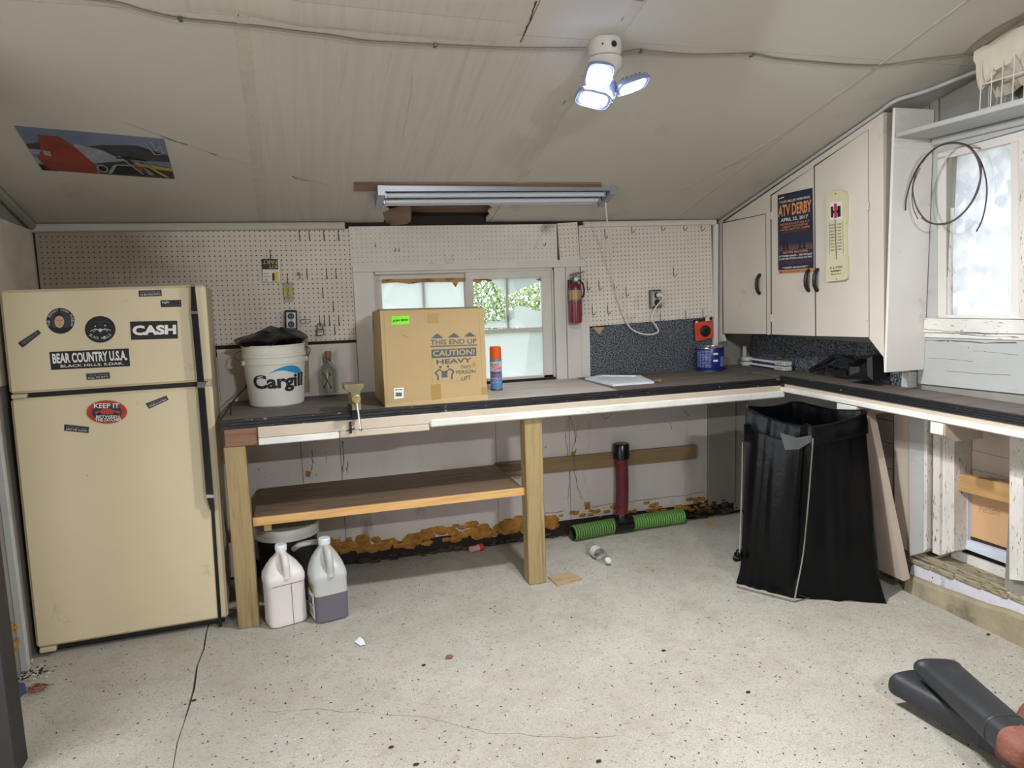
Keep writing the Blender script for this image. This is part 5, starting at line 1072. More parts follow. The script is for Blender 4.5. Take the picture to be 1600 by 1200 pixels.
# big cardboard box
FL, FR = on('z', BZ, 602, 636.5), on('z', BZ, 761.5, 625.5); FL.z = FR.z = BZ+.001
zt = on('y', FL.y, 593.5, 486.5)[2]; zt2 = on('y', FR.y, 756, 482.5)[2]
fx = (FR-FL).normalized(); bk = V((-fx.y, fx.x, 0)); D = .44
tl = on('y', FL.y, 593.5, 486.5); tr = on('y', FR.y, 756, 482.5)
t = T('cardboard_box', 'big brown cardboard box with handling marks on the workbench', 'box', FL.lerp(FR, .5)+bk*.2)
b = MB(); P8 = [FL, FR, tr, tl]; Q8 = [p+bk*D for p in P8]; Q8[3] += V((-.012, 0, -.012)); Q8[0] += V((-.02, 0, 0))
b.add(P8+Q8, [(0, 1, 2, 3)], 0).add(P8+Q8, [(1, 5, 6, 2), (3, 2, 6, 7), (4, 0, 3, 7), (5, 4, 7, 6), (4, 5, 1, 0)], 0); b.build('carton', 'card', t)
up = V((0, 0, 1))
b = MB()
for k in range(14):                                             # loose top flap edges and tape
    pass
p = Print(tl-fx*0, tr, FR, FL, -bk, ['card'], .0006)
sx = lambda u: (u-597.5)/(759-597.5)
def bx(u0, v0, u1, v1):  # pixel box on the front face
    return None
X_ = lambda u, v: (lambda q: ((q-FL).dot(fx)/(FR-FL).length))(CAM+ray(u, v)*((-bk).dot(FL-CAM)/(-bk).dot(ray(u, v))))
def st(u, v):
    q = CAM+ray(u, v)*((-bk).dot(FL-CAM)/(-bk).dot(ray(u, v))); yy = (q.z-BZ)/(zt-BZ); l_ = FL.lerp(tl, yy); r_ = FR.lerp(tr, yy); return ((q-l_).dot(r_-l_)/(r_-l_).length_squared, yy)
def qtext(tx, u0, vt0, u1, vt1, hpx, m, lay=2, bold=.012):
    """text whose top edge runs from (u0,vt0) to (u1,vt1) and is hpx tall in the photo"""
    a, c, d_, e = st(u0, vt0), st(u1, vt1), st(u0, vt0+hpx), st(u1, vt1+hpx)
    p.text(tx, 0, 0, 1, 1, m, lay, bold, 0, lambda x, y: tuple((d_[i]*(1-x)+e[i]*x)*(1-y)+(a[i]*(1-x)+c[i]*x)*y for i in (0, 1)))
def qpoly(px, m, lay=1): p.poly([st(*q) for q in px], m, lay)
for u in (683, 709, 734): 
    c = {683: (683, 520, 528), 709: (709, 519, 526.5), 734: (734, 517.5, 525)}[u]; qpoly([(c[0]-9.5, c[2]), (c[0]+10, c[2]-.6), (c[0], c[1])], 'print')
qtext('THIS END UP', 672.5, 530.5, 744.5, 527.5, 8, 'print'); qpoly([(672.5, 540), (745, 537), (745, 538.8), (672.5, 541.8)], 'print')
qpoly([(674, 546), (744, 542), (744.5, 555), (674.5, 559.5)], 'print'); qtext('CAUTION!', 676.5, 547.5, 741.5, 544, 9, 'card', 2, .02)
qtext('HEAVY', 682, 561.5, 737, 558, 7.5, 'print', 2, .03); qtext('TWO', 719.5, 570.5, 735.5, 569.5, 5.5, 'print'); qtext('PERSON', 713, 579, 743, 576.5, 5.5, 'print'); qtext('LIFT', 721, 588.5, 736, 586, 6, 'print')
def qline(px, w_, m):
    p.line([st(*q) for q in px], w_, m)
for (cu, cv), pts in (((688, 573.5), [(686, 577), (680, 583), (684, 586), (684.5, 594)]), ((700, 572.2), [(702.5, 576), (709, 580), (706, 585), (706, 592.5)])):
    q = st(cu, cv); p.disc(q[0], q[1], .0125, .0135, 'print'); qline(pts, .016, 'print')
qline([(686.5, 576.5), (690.5, 580.5), (694, 580)], .011, 'print'); qline([(702, 575.5), (699, 579.5), (695, 580)], .011, 'print'); qpoly([(690, 580), (699, 579.3), (699.3, 589.3), (690.3, 590)], 'print')
qline([(674.8, 560), (676, 597), (746, 592.5), (745, 556)], .003, 'tapebrown')
qpoly([(612, 494), (639, 492.5), (640, 505.5), (611.5, 508)], 'green', 2); qtext('JUN 2024', 613.5, 499.5, 637, 497.5, 4.2, 'ink', 4, .035)
qpoly([(668, 490), (684.5, 488.5), (685, 503), (668.5, 504)], 'tapebrown', 2); qpoly([(673, 601), (688.5, 599.5), (689.5, 629.5), (675, 630.5)], 'tapebrown', 2); qpoly([(752, 606), (760, 605), (761.5, 620), (753, 622)], 'tapebrown', 2)
qpoly([(615.5, 606.5), (630.5, 605.5), (630.8, 622), (616, 624)], 'white', 2); qtext('JMPS CHINA', 617, 608.5, 629, 607.8, 2.4, 'ink', 4)
for k in range(8): qpoly([(618+1.3*k, 613.5), (618.6+1.3*k+.3*(k % 3), 613.4), (618.7+1.3*k+.3*(k % 3), 619.4), (618+1.3*k, 619.5)], 'ink', 4)
qline([(599.5, 489), (603, 560), (605, 632)], .004, 'tapebrown'); qline([(748, 488), (752, 560), (755, 620)], .004, 'tapebrown')
qpoly([(626, 521), (633, 523), (640, 528), (634, 527)], 'tapebrown', 2); qpoly([(737, 567), (741, 564), (744, 569), (740, 573)], 'tapebrown', 3)
p.build('printed_front', t)
MB().prism([tl+fx*.0, tr, tr+bk*D*.5+V((0, 0, .004)), tl+bk*D*.5+V((0, 0, .003))], (0, 0, .003)).build('flap', 'card', t); MB().prism([tl+bk*D*.5+V((-.005, 0, -.004)), tr+bk*D*.5, tr+bk*D*.98, tl+bk*D*.98+V((-.006, 0, -.01))], (0, 0, .003)).build('flap', 'card', t)
MB().prism([FL+V((-.004, -.006, 0)), FR+V((.003, -.008, 0)), FR+V((.002, -.001, .030)), FL+V((.01, -.001, .012))], bk*.002).build('frayed_edge', 'card', t)
slp = [tl+bk*D*f+V((-.003-.012*f, 0, -h)) for f, h in ((.93, .055), (.82, .05), (.82, .10), (.93, .105))]; MB().prism(slp, (-.001, 0, 0)).build('side_label', mat('faded_green_label', '7d8a68', .6), t)
# spray can
sc_ = on('z', BZ, 776, 609); hh = on('y', sc_.y, 773, 541)[2]-BZ
t = T('spray_can', 'blue aerosol can with an orange cap between the box and the window', 'spray can', sc_)
MB().lathe([(.029, 0), (.033, .004), (.033, hh*.70), (.030, hh*.725)], sc_, (0, 0, 1), 26).build('body', 'sprayblue', t); MB().lathe([(.031, hh*.715), (.0325, hh*.72), (.0315, hh*.985), (.027, hh)], sc_, (0, 0, 1), 26).build('cap', 'orange', t); MB().lathe([(.0335, .0), (.0342, .004), (.0335, .009)], sc_, (0, 0, 1), 26).build('bottom_rim', 'steel', t)
p = cylprint(sc_, lambda y: .0332, ['pale'])
curved_rect(p, -60, hh*.44, 60, hh*.66, 'pale'); p.text('GLASS', -48, hh*.55, 30, hh*.63, 'pink', 2, .03, .3).text('CLEANER', -30, hh*.46, 55, hh*.54, 'pink', 2, .03, .3); curved_rect(p, -55, hh*.32, 50, hh*.36, 'pink'); p.text('FOAMING', -50, hh*.385, 40, hh*.415, 'canblue', 2, .02)
for x_ in (-34, 0, 34): p.line([(x_+14*cos(a), hh*.23+.014*sin(a)) for a in arcpts(9, 0, 2*pi)], .0022, 'white', 2)
p.build('printed_label', t)
# white lid lying on the bench, cork stub, blue can
q = [on('z', BZ+.012, u, v) for u, v in [(914, 590.5), (936, 585.5), (1000, 586), (1022, 596), (958, 600.5)]]
b = MB(); c = sum(q, V())/5; low = [V((p.x, p.y, BZ+.001)) for p in q]; inn = [c+(p-c)*.82+V((0, 0, .002)) for p in q]; inn2 = [p-V((0, 0, .005)) for p in [c+(p-c)*.78 for p in q]]
b.loft([low, q, inn, inn2], 0, False); tag(b.build('plastic_tray', 'plasticwhite', org=c), 'flat white plastic lid lying on the bench under the pale pegboard', 'lid')
b = MB(); c = on('z', BZ+.011, 1031, 595); b.lathe([(.006, -.032), (.006, -.012), (.0105, -.010), (.0115, 0), (.0115, .010), (.009, .012)], c, V((.8, -.6, 0)), 14); tag(b.build('cork_stub', 'cork', org=c), 'small pale stub or cap lying at the right of the white lid', 'cap')
cc = V((2.487, -.112, BZ)); hh = on('y', cc.y, 1119, 541)[2]-BZ
t = T('coffee_can', 'round blue tin can on the bench below the cabinet corner', 'can', cc)
MB().lathe([(.084, .004), (.0855, .008), (.0855, hh-.008), (.084, hh-.004)], cc, (0, 0, 1), 36).build('body', 'canblue', t); MB().lathe([(.084, 0), (.0875, .002), (.0875, .007), (.085, .008)], cc, (0, 0, 1), 36).build('bottom_rim', 'steel', t); MB().lathe([(.085, hh-.008), (.088, hh-.006), (.088, hh), (.083, hh), (.082, hh-.012), (.001, hh-.012)], cc, (0, 0, 1), 36).build('top_rim', 'chrome', t)
p = cylprint(cc, lambda y: .0858, ['pale'])
for k in range(11):
    y_ = hh*(.84-.065*k); w0 = 26+14*((k*7) % 3)
    for j in range(5): p.rect(-58+j*13, y_, -58+j*13+9+((j*5+k*3) % 4), y_+.0045, mat('can_print', '8f97c4', .5) if 'can_print' not in M else M['can_print'], 1)
for y_ in (.70, .42): p.rect(14, hh*y_, 34, hh*y_+.012, 'white', 1)
curved_rect(p, 46, hh*.2, 72, hh*.62, mat('can_panel', '6d74b4', .5)); p.build('printed_label', t)
# orange card by the can
q = [(1085, 504.5), (1112.5, 500), (1115, 527), (1087, 533.5)]
t = T('orange_card', 'orange card with a black disc hung at the lower corner of the pale pegboard', 'card', on('y', -.03, 1100, 517))
slab('y', -.020, [(1083.5, 500.5), (1112, 495.5), (1113, 502), (1086, 506), (1088.5, 534), (1086.5, 534)], .006, 'backing', 'black', t)
p = Print(*[on('y', -.028, *c) for c in q], (0, -1, 0), ['tagorange'], .0005); p.base(.003); p.text('ATV', .70, .86, .92, .96, 'ink', 2, .02).rect(.62, .99, .86, 1.22, 'pale', 1).disc(.13, 1.03, .08, .06, 'pale', 1)
for k in range(5): p.rect(.06, .70-.10*k, .20, .73-.10*k, 'canred', 1)
p.build('card', t); MB().lathe([(.036, 0), (.036, .008), (.028, .012), (.010, .011), (.008, .006)], on('y', -.029, 1101.5, 517), (0, -1, 0), 24).build('disc', 'black', t)
# white plastic rails and black bits on the side bench under the cabinet
t = T('plastic_rails', 'pair of stacked white plastic rails with end blocks under the cabinet', 'rail', (2.79, -.28, SZ))
for z0 in (SZ, SZ+.030):
    MB().box(2.745, 2.80, -.50, -.40, z0, z0+.026, .004).build('end_block', 'pvc', t); MB().box(2.755, 2.775, -.41, -.10, z0+.008, z0+.020, .003).build('rail_bar', 'plasticwhite', t); MB().lathe([(.036, 0), (.038, .004), (.036, .024), (.02, .026)], (2.765, -.10, z0), (0, 0, 1), 16).build('round_end', 'pvc', t)
    for dy in (-.01, -.035): MB().lathe([(.004, 0), (.004, .001)], (2.7448, -.43+dy, z0+.014), (-1, 0, 0), 8).build('screw', 'steel', t)
MB().box(2.755, 2.778, -.075, -.065, SZ+.055, SZ+.12, .002).build('clip', 'pvc', t)
t = T('black_bracket', 'black plastic triangular bracket lying behind the side bench, left of the black hood', 'bracket', (2.76, -.65, SZ))
bb = lambda u, v: on('x', 2.77, u, v); zmin = lambda p: V((p.x, p.y, max(p.z, SZ+.004)))
def rod(px, w_, th=.03):
    L = []; Rr = []
    for i, q in enumerate(px):
        a = px[max(i-1, 0)]; c = px[min(i+1, len(px)-1)]; dx, dy = c[0]-a[0], c[1]-a[1]; l_ = sqrt(dx*dx+dy*dy); L.append(zmin(bb(q[0]-dy/l_*w_, q[1]+dx/l_*w_))); Rr.append(zmin(bb(q[0]+dy/l_*w_, q[1]-dx/l_*w_)))
    return MB().prism(L+Rr[::-1], (th, 0, 0))
rod([(1264, 579), (1302, 556.5)], 2.6).build('arm', 'black', t); rod([(1264, 579), (1285, 572), (1326, 570)], 3).build('arm', 'black', t); rod([(1300, 556), (1312, 558), (1333, 566)], 2.5).build('arm', 'black', t); rod([(1298, 572), (1300, 582), (1322, 583)], 4).build('foot', 'black', t)
b = MB(); o_ = [(1325, 574), (1345, 556), (1363, 556.5), (1364, 594), (1326, 592)]
P = [zmin(on('x', 2.70, u, v)) for u, v in o_]; Q = [p+V((.10, .02, .0)) for p in P]; c = sum(P, V())/5; I = [c+(p-c)*.72+V((-.012, 0, .004)) for p in P]; J = [c+(p-c)*.45+V((.03, 0, .004)) for p in P]
b.loft([Q, P, I, J], 0, False); tag(b.build('plastic_hood', 'black', org=c), 'black faceted plastic hood standing at the front of the side bench under the cabinet', 'part')
# ------------------------------------------------------------------ fire extinguisher on its wall hook
ec = on('y', -.065, 899.5, 505); ex0 = on('y', -.065, 899, 442); H_ = (ex0.z-ec.z)
t = T('fire_extinguisher', 'small dark red fire extinguisher hung between the window and the pale pegboard', 'extinguisher', ec)
R_ = .0385
MB().lathe([(.030, .0), (R_, .006), (R_, H_*.84), (R_*.93, H_*.92), (R_*.62, H_*.985), (.016, H_)], ec, (0, 0, 1), 30).build('cylinder', 'red', t)
MB().lathe([(R_+.0012, H_*.60), (R_+.0012, H_*.82)], ec, (0, 0, 1), 30, 0, True, False, False).build('label_band', 'brass', t); MB().lathe([(R_+.003, H_*.555), (R_+.003, H_*.60)], ec, (0, 0, 1), 30, 0, True, False, False).build('strap', 'steel', t)
MB().lathe([(.016, H_), (.018, H_+.004), (.018, H_+.026), (.010, H_+.030), (.010, H_+.045)], ec, (0, 0, 1), 18).build('valve', 'steel', t)
vt = ec+V((0, 0, H_+.03)); MB().lathe([(.012, 0), (.012, .010)], vt+V((0, -.016, -.008)), (0, -1, 0), 14).build('gauge', 'pale', t)
MB().prism([vt+V((-.028, -.006, .012)), vt+V((.02, -.006, .020)), vt+V((.062, -.006, .032)), vt+V((.062, -.006, .036)), vt+V((.01, -.006, .032)), vt+V((-.028, -.006, .022))], (0, .012, 0)).build('lever', 'steel', t); MB().prism([vt+V((-.02, -.006, -.004)), vt+V((.04, -.006, .006)), vt+V((.04, -.006, .010)), vt+V((-.02, -.006, .004))], (0, .012, 0)).build('lever', 'steel', t)
MB().tube(spline([vt+V((.014, -.005, -.01)), vt+V((.040, -.012, -.03)), vt+V((.052, -.014, -.07)), vt+V((.050, -.012, -.10)), vt+V((.034, -.03, -.115))], 6), .0055, 8).build('hose', 'black', t); MB().tube([vt+V((-.03, -.004, .0)), vt+V((-.036, -.006, -.045)), vt+V((-.041, .0, -.12))], .002, 6).build('safety_wire', 'steel', t)
MB().box(ec.x-.03, ec.x+.03, -.026, -.023, ec.z+H_*.5, ec.z+H_+.02, .001).box(ec.x-.012, ec.x+.012, -.065, -.023, ec.z+H_+.004, ec.z+H_+.010, .001).build('wall_bracket', 'rust', t)
# ------------------------------------------------------------------ things on the floor
def superring(c, hx, hy, z, ex_, ey_, pw=.42, n=36, warp=None):
    R = []
    for k in range(n):
        a = 2*pi*k/n; x = hx*math.copysign(abs(cos(a))**pw, cos(a)); y = hy*math.copysign(abs(sin(a))**pw, sin(a)); q = V(c)+ex_*x+ey_*y+V((0, 0, z))
        if warp: q = warp(q, x, y, z)
        R.append(q)
    return R
def jug(c, rot, prof, label, m, split=None):
    ex_ = V((cos(rot), sin(rot), 0)); ey_ = V((-sin(rot), cos(rot), 0)); t = T('jug', label, 'jug', c)
    def rings(pf): return [superring(c, hx, hy, z, ex_, ey_, pw) if not off else superring(V(c)+ey_*off[1]+ex_*off[0], hx, hy, z, ex_, ey_, pw) for z, hx, hy, pw, off in pf]
    if split is None: MB().loft(rings(prof)).build('body', m, t)
    else:
        lo = [q for q in prof if q[0] <= split]; hi = [q for q in prof if q[0] >= split]
        MB().loft(rings(lo), cap1=False).build('filled_part', 'jugliquid', t, 'part darkened by the liquid inside'); MB().loft(rings(hi), cap0=False).build('body', m, t)
    return t, ex_, ey_
ja = V((-.128, -.640, 0)); N0 = (0, 0)
prof = [(0.002, .080, .058, .45, None), (.006, .086, .064, .42, None), (.022, .090, .066, .40, None), (.03, .0885, .065, .40, None), (.20, .0885, .065, .40, None), (.212, .0915, .067, .40, None), (.235, .0915, .067, .40, None), (.255, .088, .060, .45, (0, .006)), (.285, .068, .042, .55, (.002, .022)), (.310, .046, .032, .7, (.0, .026)), (.330, .028, .026, .9, (0, .016)), (.345, .023, .023, 1, (0, .006)), (.352, .023, .023, 1, (0, .004))]
t, jx, jy = jug(ja, .30, prof, 'opaque white jug with a dark seam beside the left bench post', 'jugwhite')
MB().lathe([(.026, .350), (.027, .353), (.027, .376), (.024, .380)], ja+jy*.004, (0, 0, 1), 22).build('cap', 'plasticwhite', t)
MB().tube(spline([ja+jy*-.010+V((0, 0, .340)), ja+jy*-.046+V((0, 0, .322)), ja+jy*-.062+V((0, 0, .285)), ja+jy*-.060+V((0, 0, .235))], 6), [.017]*18+[.019], 10).build('grip', 'jugwhite', t)
MB().obox(ja+jy*-.0655+jx*.016+V((0, 0, .118)), jx, jy, V((0, 0, 1)), .0026, .002, .232).obox(ja+jy*-.0665+jx*.002+V((0, 0, .205)), jx, jy, V((0, 0, 1)), .150, .002, .002).build('seam_line', 'line', t)
jb = V((.072, -.655, 0))
prof = [(0.002, .072, .066, .40, None), (.008, .080, .074, .36, None), (.10, .0815, .075, .34, None), (.135, .0815, .075, .34, None), (.20, .0815, .075, .36, None), (.215, .085, .078, .40, None), (.235, .083, .075, .45, None), (.265, .076, .060, .55, (0, .010)), (.300, .060, .044, .7, (0, .020)), (.330, .040, .034, .85, (0, .020)), (.350, .026, .026, 1, (0, .012)), (.362, .024, .024, 1, (0, .008))]
t, jx, jy = jug(jb, .22, prof, 'cloudy jug half full of dark liquid right of the white jug', 'jugclear', .135)
MB().lathe([(.027, .358), (.0285, .362), (.0285, .385), (.025, .389)], jb+jy*.008, (0, 0, 1), 22).build('cap', 'plasticwhite', t)
MB().tube(spline([jb+jy*-.006+V((0, 0, .352)), jb+jy*-.050+V((0, 0, .335)), jb+jy*-.070+V((0, 0, .295)), jb+jy*-.070+V((0, 0, .225))], 6), [.017]*18+[.02], 10).build('grip', 'jugclear', t)
p = Print(*[jb-jx*.0835+jy*a+V((0, 0, z)) for a, z in ((.055, .19), (-.058, .19), (-.058, .02), (.055, .02))], -jx, ['pale'], .0006); p.base(.001); p.rect(0, .75, 1, 1, 'brass').line([(.1, .9), (.9, .8)], .05, 'ink', 2).text('OIL', .2, .35, .8, .6, 'ink', 2, .02)
for k in range(4): p.rect(.15, .08+.06*k, .85, .10+.06*k, 'ink', 2)
p.build('paper_label', t)
# lidded bucket behind the jugs
kc = V((-.105, -.33, 0))
t = T('lidded_bucket', 'dark bucket with a ribbed white lid under the lower shelf, behind the jugs', 'bucket', kc)
MB().lathe([(.125, 0), (.130, .006), (.150, .34)], kc, (0, 0, 1), 36).build('body', 'black', t); MB().lathe([(.150, .335), (.160, .335), (.160, .352), (.155, .354), (.155, .362), (.162, .364), (.162, .386), (.158, .392), (.14, .392), (.138, .385), (.001, .385)], kc, (0, 0, 1), 40).build('lid', 'pail', t)
MB().tube(spline([kc+V((.03, -.165, .30)), kc+V((.06, -.19, .325)), kc+V((.12, -.17, .325)), kc+V((.155, -.08, .29)), kc+V((.158, .0, .25))], 6), .014, 8).build('grip', 'pvc', t)
# dump-hose assembly
t = T('sewer_hose', 'tee of green and red ribbed hoses with a black cap leaning on the wall', 'hose', (1.9, -.08, .05))
def corr(p0, p1, r0, r1, pitch, m1, m2, nm):
    p0, p1 = V(p0), V(p1); L = (p1-p0).length; n_ = int(L/pitch); b = MB(); ax = (p1-p0).normalized()
    for i in range(n_):
        z = i*pitch; b.lathe([(r0, z), (r1, z+pitch*.22), (r1, z+pitch*.58), (r0, z+pitch*.72)], p0, ax, 18, 0, True, False, False); b.lathe([(r0, z+pitch*.72), (r0*.99, z+pitch*.86), (r0, z+pitch)], p0, ax, 18, 1, True, False, False)
    b.lathe([(r0*.86, 0), (r0*.86, L*.97)], p0, ax, 14, 1, True, False, False)
    return b.build(nm, [m1, m2], t)
xL, xR_ = 1.535, 2.325; xt = 1.890
corr((xt-.055, -.078, .052), (xL, -.115, .050), .0425, .0475, .0165, 'hosegreen', 'hosedark', 'green_hose'); corr((xt+.055, -.075, .052), (xR_, -.060, .050), .0425, .0475, .0165, 'hosegreen', 'hosedark', 'green_hose')
MB().lathe([(.050, -.062), (.054, -.058), (.054, .058), (.050, .062)], (xt, -.077, .054), (1, 0, 0), 24).lathe([(.048, 0), (.050, .06), (.045, .075)], (xt, -.077, .05), (0, 0, 1), 24).build('tee', 'blackgloss', t)
b = MB(); pz = arcpts(34, .11, .475)
prev = None
for i in range(33):
    q = i/33; c0 = V((xt-.002+.012*sin(q*2.2)-.004, -.078+.012*q, pz[i])); c1 = V((xt-.002+.012*sin((q+1/33)*2.2)-.004, -.078+.012*(q+1/33), pz[i+1])); ax = (c1-c0); h = ax.length
    b.lathe([(.0375, 0), (.0405, h*.25), (.0405, h*.6), (.0375, h*.8), (.0375, h)], c0, ax, 18, 0, True, False, False)
b.build('red_hose', 'hosered', t); MB().lathe([(.046, 0), (.0495, .004), (.0495, .092), (.045, .098)], (xt+.004, -.068, .470), (0, .02, 1), 26).build('black_cap', 'blackgloss', t)
# clear bottle lying on the floor
a_, e_ = on('z', .034, 917, 852), on('z', .034, 957, 880); ax = (e_-a_).normalized(); L = .235; mid = a_.lerp(e_, .5); st0 = mid-ax*L/2
t = T('water_bottle', 'empty clear bottle with a pale label lying on the floor by the right bench post', 'bottle', mid)
MB().lathe([(.012, .003), (.028, 0), (.033, .008), (.0325, .05), (.031, .055), (.0325, .06), (.0325, .15), (.026, .18), (.014, .205), (.0125, .222)], st0, ax, 24).build('bottle', 'petplastic', t); MB().lathe([(.0145, .215), (.0150, .217), (.0150, .232), (.013, .235)], st0, ax, 16).build('cap', 'plasticwhite', t); MB().lathe([(.0331, .062), (.0331, .115)], st0, ax, 24, 0, True, False, False).build('label', 'pale', t)
# bag on its wire stand
bl, bf, br, bb_ = V((2.087, -1.016, 0)), V((2.235, -1.262, 0)), V((2.602, -1.474, 0)), V((2.545, -1.06, 0))
tlc, tfc, trc, tbc = V((2.112, -1.035, .925)), V((2.284, -1.285, .850)), V((2.612, -1.315, .905)), V((2.415, -1.035, .925))
t = T('trash_bag_stand', 'large black garbage bag stretched over a wire stand under the side bench', 'trash bag', (2.35, -1.2, 0))
def ringat(q, out_=0, seed=0, wr=1.0):
    L_ = [bl.lerp(tlc, q), bf.lerp(tfc, q), br.lerp(trc, q), bb_.lerp(tbc, q)]; c = sum(L_, V())/4; R = []; n = 26
    bul = .030*sin(pi*min(1, max(0, q)))**.8
    for i in range(4):
        a, d = L_[i], L_[(i+1) % 4]; nn = V(((d-a).y, -(d-a).x, 0)).normalized(); nn = nn if nn.dot(a.lerp(d, .5)-c) > 0 else -nn
        for k in range(n):
            f = k/n; p = a.lerp(d, f); ed = 4*f*(1-f); cn = 1-.0
            pl_ = (.010-.006*max(0, q))*wr*nz((i*7+f*9, q*1.2, seed), 1.0)*(.4+ed)+(.0055-.004*max(0, q))*wr*nz((i*5+f*26, q*.7, 3+seed), 1.0)
            cor = (c-p).normalized()*(.022*max(0, 1-min(f, 1-f)*14))
            R.append(p+nn*(out_+bul*ed*.8+pl_)+cor*(1 if q > .12 else q/.12)+V((0, 0, (.012*nz((i+f*5, 2, 1), 1.4)+.006) if q < .03 else -.018*ed*max(0, (q-.9)/.1))))
    return R
qs = [0.0, .03, .07, .12]+[.12+.88*i/22 for i in range(1, 23)]
rings = [ringat(q) for q in qs]; inner = [[p+(V((2.36, -1.15, p.z))-p)*f for p in ringat(q)] for q, f in ((1.0, .03), (.9, .07), (.7, .10), (.5, .14), (.42, .3))]
b = MB(); b.loft(rings+inner); b.build('bag', 'bag', t)
b = MB(); rr = []
for q, o_ in ((1.005, -.002), (1.008, .010), (1.0, .016), (.975, .017), (.95, .019), (.925, .018), (.905, .021), (.89, .017), (.888, .010)): rr.append(ringat(q, o_+.002*sin(q*900), 4, 1.2))
b.loft(rr, cap0=False, cap1=False); b.build('turned_down_rim', 'bag', t)
fq = [tfc+V((-.075, .10, -.10)), tfc+V((.035, -.012, -.085)), tfc+V((.0, -.035, -.19)), tfc+V((-.05, .03, -.215))]
fpx = [on('y', -1.30, u, v) for u, v in [(1219, 676), (1246, 684), (1273, 679), (1268, 690), (1248, 702), (1227, 703)]]
MB().prism(fpx, (0, .002, 0)).build('loose_flap', 'bagflap', t)
fpx = [on('y', -1.085, u, v) for u, v in [(1163, 662), (1185, 668), (1178, 680), (1172, 691), (1163, 690)]]; MB().prism(fpx, (0, .002, 0)).build('loose_flap', 'bag', t)
MB().tube(spline([V((2.296, -1.315, .80)), V((2.275, -1.318, .5)), V((2.255, -1.316, .25)), V((2.214, -1.308, .006))], 6), .0042, 8).tube([V((2.214, -1.308, .006)), V((2.06, -1.06, .006))], .0035, 6).tube([V((2.214, -1.308, .006)), V((2.32, -1.30, .006))], .0025, 6).build('wire_leg', 'chrome', t)
MB().tube(spline([tlc+V((-.012, -.008, -.18)), V((2.095, -1.045, .45)), V((2.088, -1.04, .1))], 6), .004, 8).build('wire_leg', 'chrome', t)
b = MB(); c = V((2.098, -1.030, .17))
for i in range(3): blob(b, c+V((-.012*i, -.004*i, -.012*i)), .022, i*3.1, 0, (1, 1, .8), 6, 9)
b.build('knot', 'bag', t)
# boots
def boot(P0, P1, foot, w0, w1, h0, h1, label):
    P0, P1 = V(P0), V(P1); ax = (P1-P0).normalized(); sd = ax.cross(V((0, 0, 1))).normalized(); up_ = sd.cross(ax).normalized(); t = T('rubber_boot', label, 'boot', P0.lerp(P1, .5)); n = 32
    def ring(q, sc=1.0): 
        c = P0.lerp(P1, q); w_ = w0+(w1-w0)*q; h_ = h0+(h1-h0)*q; return [c+sd*(w_*sc*math.copysign(abs(cos(a))**.62, cos(a)))+up_*(h_*sc*math.copysign(abs(sin(a))**.8, sin(a)))+(ax*(-.012*cos(a)) if q < .02 else V((0, 0, 0))) for a in [2*pi*k/n for k in range(n)]]
    MB().loft([ring(.30, .80), ring(.05, .88), ring(0, .92), ring(-.005, .97), ring(0, 1.0), ring(.012, 1.03), ring(.03, 1.03), ring(.035, 1.0)]+[ring(q) for q in arcpts(8, .1, 1.0)], cap1=True).build('shaft', 'boot', t)
    MB().loft([ring(.82, 1.015), ring(.83, 1.03), ring(.845, 1.03), ring(.85, 1.012)], cap0=False, cap1=False).build('ankle_band', 'boot', t)
    MB().loft([ring(.97, 1.005)]+[[p+ax*d for p in ring(1.0, sc)] for d, sc in ((.0, 1.01), (.03, .98), (.055, .85), (.07, .55), (.074, .1))]).build('heel', 'sole', t)
    f = V(foot).normalized(); hl = P1+ax*.025; R = []; S = []
    for q, (wi, th, lift) in zip(arcpts(8, 0, 1), ((.030, .05, 0), (.042, .062, 0), (.044, .060, 0), (.042, .05, 0), (.044, .045, 0), (.047, .042, 0), (.040, .036, 0), (.016, .022, 0))):
        c = hl+f*(-.05+.36*q)+ax*(.02-.5*(th-.04)); R.append([c+up_*(wi*cos(a))+ax*(th*sin(a)) for a in [2*pi*k/18 for k in range(18)]])
        S.append([c+ax*th*.55+up_*(wi*1.08*cos(a))+ax*(.028*math.copysign(abs(sin(a))**.5, sin(a))+.018) for a in [2*pi*k/18 for k in range(18)]])
    MB().loft(R).build('foot', 'sole', t, 'reddish-brown rubber foot'); s_ = MB().loft(S).build('tread', 'sole', t)
    return t
b2 = boot(on('z', .075, 1414, 1066), on('z', .070, 1578, 1164), (.82, .57, 0), .066, .050, .045, .050, 'black rubber boot lying underneath, its open top nearest the room')
b1 = boot(on('z', .168, 1464, 1044), on('z', .172, 1594, 1163), (-.5, -.8, -.45), .076, .060, .036, .050, 'black rubber boot lying on top of the other boot')
# odds and ends
def chip(px, th, nm, m, label, cat, z=0.0005): 
    q = [on('z', z, u, v) for u, v in px]; return tag(MB().prism(q, (0, 0, th)).build(nm, m, org=sum(q, V())/len(q)), label, cat)
chip([(856, 903), (889, 896), (909.5, 906), (871, 917)], .009, 'plywood_scrap', 'scrap', 'flat plywood scrap on the floor right of the right bench post', 'wood scrap'); chip([(1103, 815), (1112.5, 812.5), (1120, 820.5), (1108, 822)], .008, 'wood_scrap', 'scrap', 'tiny wood scrap on the floor near the wall, right of the green hose', 'wood scrap')
q = [on('z', .004, u, v) for u, v in [(554, 1003), (562, 1001), (568, 1002.5), (571, 1007), (563, 1009)]]; q[1].z += .016; q[2].z += .010
tag(MB().prism(q, (0, 0, .0012)).build('paper_scrap', 'plasticwhite', org=q[0]), 'small torn white paper scrap on the floor in front of the jugs', 'paper')
